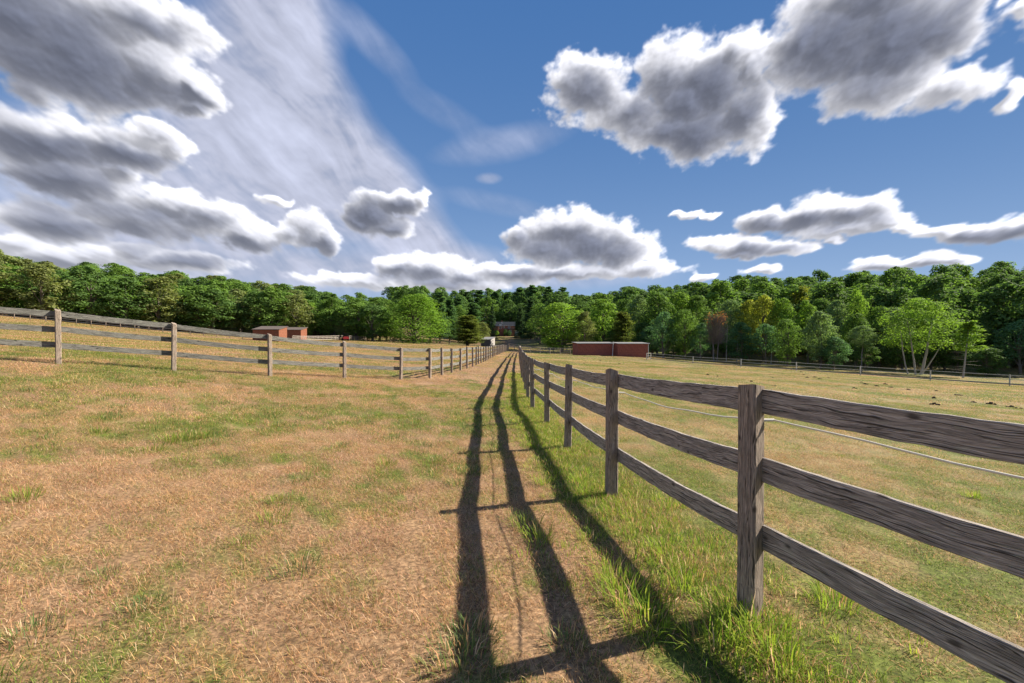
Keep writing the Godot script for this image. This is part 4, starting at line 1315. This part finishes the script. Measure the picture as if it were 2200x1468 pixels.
func patch(sd: int, size: float, n: int, len0: float, len1: float, wide: float, straw: float) -> ArrayMesh:
	var r := RandomNumberGenerator.new()
	r.seed = sd
	var v := PackedVector3Array()
	var col := PackedColorArray()
	var idx := PackedInt32Array()
	for i in n:
		var p := Vector3(r.randf_range(-0.5, 0.5) * size, -0.006, r.randf_range(-0.5, 0.5) * size)
		var dry := r.randf() < straw
		var c: Vector3 = (STRAW if dry else GREEN)[r.randi() % 4 + (r.randi() % 2 if dry else 0)] * r.randf_range(0.5, 1.25)
		var lean := r.randf_range(0.65, 1.5) if dry else r.randf_range(0.35, 1.25)
		blade_into(v, col, idx, p, r.randf() * TAU, lean, lerpf(len0, len1, pow(r.randf(), 2.2)) * (1.0 if dry else 0.85), wide * r.randf_range(0.7, 1.3), r.randf_range(0.0, 0.6), c)
	return array_mesh(v, idx, col)

func tuft(sd: int, n: int, colors: Array, length: float, dry_share: float) -> ArrayMesh:
	var r := RandomNumberGenerator.new()
	r.seed = sd
	var v := PackedVector3Array()
	var col := PackedColorArray()
	var idx := PackedInt32Array()
	for i in n:
		var a := r.randf() * TAU
		var q := sqrt(r.randf())
		var p := Vector3(cos(a) * q * (0.13 + 0.10 * r.randf()), -0.01, sin(a) * q * (0.13 + 0.10 * r.randf()))
		var c: Vector3 = (STRAW if r.randf() < dry_share else colors)[r.randi() % 4] * r.randf_range(0.8, 1.1)
		blade_into(v, col, idx, p, a + r.randf_range(-0.9, 0.9), 0.15 + 1.05 * q * r.randf(), length * r.randf_range(0.45, 1.1), 0.0062 * r.randf_range(0.7, 1.4), r.randf_range(0.1, 0.8), c)
	return array_mesh(v, idx, col)

func build_small_things() -> void:
	var sets := {"b": [], "g": [], "d": []}
	for i in 3:
		sets.b.append(tuft(500 + i, 130, LUSH, 0.23, 0.14))
		sets.g.append(tuft(510 + i, 120, GREEN, 0.20, 0.15))
		sets.d.append(tuft(520 + i, 130, DEEP, 0.13, 0.25))
	var words := {"b": "bright yellow-green grass tuft growing by the dark board fence", "g": "soft green grass tuft standing in the dry lawn", "d": "dull bluish-green grass tuft among the straw"}
	var i := 0
	for t in TUFTS:
		i += 1
		var o := tag(part("grass_tuft", sets[t[3]][i % 3], mats.blade, self, Transform3D(Basis(Vector3.UP, rng.randf() * TAU).scaled(Vector3.ONE * t[2]), at(t[0], t[1]))), words[t[3]], "grass", {"b": "bright tufts along the fence", "g": "green tufts in the lawn", "d": "dull tufts in the straw"}[t[3]])
		if t[0] > lane_edge_east(t[1]) + 0.8:
			tag(o, "small bright grass tuft alone in the grazed paddock beyond the board fence", "grass")
			o.remove_meta("group")
		o.name = numbered("grass_tuft")
	var lumps := []
	for k in 3:
		var r := RandomNumberGenerator.new()
		r.seed = 600 + k
		var st := SurfaceTool.new()
		st.begin(Mesh.PRIMITIVE_TRIANGLES)
		for j in 9:
			var s := SphereMesh.new()
			s.radius = r.randf_range(0.035, 0.06)
			s.height = s.radius * 1.7
			s.radial_segments = 8
			s.rings = 4
			var a := r.randf() * TAU
			var q := sqrt(r.randf()) * 0.16
			st.append_from(s, 0, Transform3D(Basis(Vector3.UP, a), Vector3(cos(a) * q, 0.025 + (0.05 if q < 0.07 else 0.0), sin(a) * q)))
		lumps.append(st.commit())
	for t in MANURE:
		var o := tag(part("manure_pile", lumps[rng.randi() % 3], mats.dung, self, Transform3D(Basis(Vector3.UP, rng.randf() * TAU).scaled(Vector3.ONE * rng.randf_range(0.55, 1.0)), at(t[0], t[1]))), "dark horse dropping lying on the grazed paddock before the rail fence", "manure", "droppings scattered over the paddock")
		o.name = numbered("manure_pile")

func build_grass() -> void:
	var root := Node3D.new()
	root.name = "grass"
	root.set_meta("kind", "stuff")
	root.set_meta("label", "short sun-dried straw and green grass blades covering the pasture")
	root.set_meta("category", "grass")
	add_child(root)
	# [nearest, farthest, spacing, patch size, blades, shortest, longest, width]
	var levels := [[0.9, 8.0, 0.30, 0.46, 1000, 0.020, 0.088, 0.0026], [8.0, 20.0, 0.52, 0.8, 820, 0.026, 0.10, 0.0052], [20.0, 55.0, 1.5, 2.3, 1000, 0.04, 0.13, 0.015], [55.0, 135.0, 4.2, 6.4, 1300, 0.06, 0.13, 0.05]]
	var li := 0
	for L in levels:
		var meshes := []
		for k in 9:
			meshes.append(patch(700 + li * 20 + k, L[3], L[4], L[5], L[6], L[7], [0.90, 0.56, 0.20][k / 3]))
		var places := []
		for k in 9:
			places.append([])
		var r := RandomNumberGenerator.new()
		r.seed = 800 + li
		var d: float = -L[1] * 0.12 if li == 0 else L[0] * 0.55
		while d < L[1]:
			var half: float = maxf(d, 0.0) * 1.22 + 2.0
			var x := -half
			while x < half:
				var px: float = x + r.randf_range(-0.5, 0.5) * L[2]
				var pd: float = d + r.randf_range(-0.5, 0.5) * L[2]
				var dist := sqrt(px * px + pd * pd)
				x += L[2]
				if (dist < L[0] and li > 0) or dist > L[1] * 1.45 or pd > L[1]:
					continue
				if li > 0 and pd < L[0] and dist < levels[li - 1][1] * 1.45 :
					continue
				var g := greenness(px, pd) + r.randf_range(-0.16, 0.16)
				var kind := 0 if g < 0.36 else (1 if g < 0.62 else 2)
				var e: float = L[2] * 0.5
				var nx := Vector3(2.0 * e, ground(px + e, pd) - ground(px - e, pd), 0).normalized()
				var nz := Vector3(0, ground(px, pd - e) - ground(px, pd + e), 2.0 * e).normalized()
				var b := Basis(nx, nz.cross(nx).normalized(), nz) * Basis(Vector3.UP, r.randf() * TAU)
				var tall := r.randf_range(0.8, 1.2)
				if px > lane_edge_east(pd) + 0.3:
					tall *= 0.62
				elif pd > 16.0 and px > lane_edge_west(pd) + 0.6 and px < lane_edge_east(pd) - 0.3:
					tall *= 0.5
				elif absf(px - lane_edge_east(pd)) < 0.3 and pd < 25.0:
					tall *= 1.7
				places[kind * 3 + r.randi() % 3].append([Transform3D(b.scaled_local(Vector3(1, tall, 1)), at(px, pd)), Color(r.randf_range(0.78, 1.08), r.randf_range(0.96, 1.04), r.randf_range(0.82, 1.12))])
			d += L[2]
		for k in 9:
			if places[k].is_empty():
				continue
			var mm := MultiMesh.new()
			mm.transform_format = MultiMesh.TRANSFORM_3D
			mm.use_colors = true
			mm.mesh = meshes[k]
			mm.instance_count = places[k].size()
			for j in places[k].size():
				mm.set_instance_transform(j, places[k][j][0])
				var t: Color = places[k][j][1]
				mm.set_instance_color(j, Color(t.r, t.r * t.g, t.r * t.b))
			var o := MultiMeshInstance3D.new()
			o.name = "blades"
			o.multimesh = mm
			o.material_override = mats.blade
			o.set_meta("kind", "stuff")
			root.add_child(o, true)
		li += 1
	var small := []
	for k in 6:
		small.append(tuft(900 + k, 46, LUSH if k > 3 else (GREEN if k % 2 else DEEP), 0.11 if k < 4 else 0.14, 0.18))
	var spots := [[], [], [], [], [], []]
	var r2 := RandomNumberGenerator.new()
	r2.seed = 950
	for k in 13000:
		var pd := 1.2 + 20.0 * sqrt(r2.randf())
		var px := r2.randf_range(-1.25, 1.25) * (pd + 1.0)
		var g := greenness(px, pd)
		if r2.randf() > sm(0.25, 0.85, g) * (0.45 if px > lane_edge_east(pd) else 0.9):
			continue
		var sz := r2.randf_range(0.45, 1.1) * (0.6 if px > lane_edge_east(pd) + 0.4 else 1.0)
		var strip := absf(px - lane_edge_east(pd)) < 0.75 and r2.randf() < 0.7
		spots[4 + r2.randi() % 2 if strip else r2.randi() % 4].append(Transform3D(Basis(Vector3.UP, r2.randf() * TAU).scaled(Vector3.ONE * sz), at(px, pd)))
	for k in 3600:
		var pd := 0.5 + 27.0 * pow(r2.randf(), 0.8)
		var px := lane_edge_east(pd) + r2.randfn(-0.18, 0.34)
		if fine_noise.get_noise_2d(px * 0.5, pd * 0.4 + 90.0) > -0.28:
			spots[4 + r2.randi() % 2].append(Transform3D(Basis(Vector3.UP, r2.randf() * TAU).scaled(Vector3.ONE * r2.randf_range(0.4, 0.8)), at(px, pd)))
	for k in 6:
		var mm := MultiMesh.new()
		mm.transform_format = MultiMesh.TRANSFORM_3D
		mm.mesh = small[k]
		mm.instance_count = spots[k].size()
		for j in spots[k].size():
			mm.set_instance_transform(j, spots[k][j])
		var o := MultiMeshInstance3D.new()
		o.name = "clumps"
		o.multimesh = mm
		o.material_override = mats.blade
		o.set_meta("kind", "stuff")
		root.add_child(o, true)
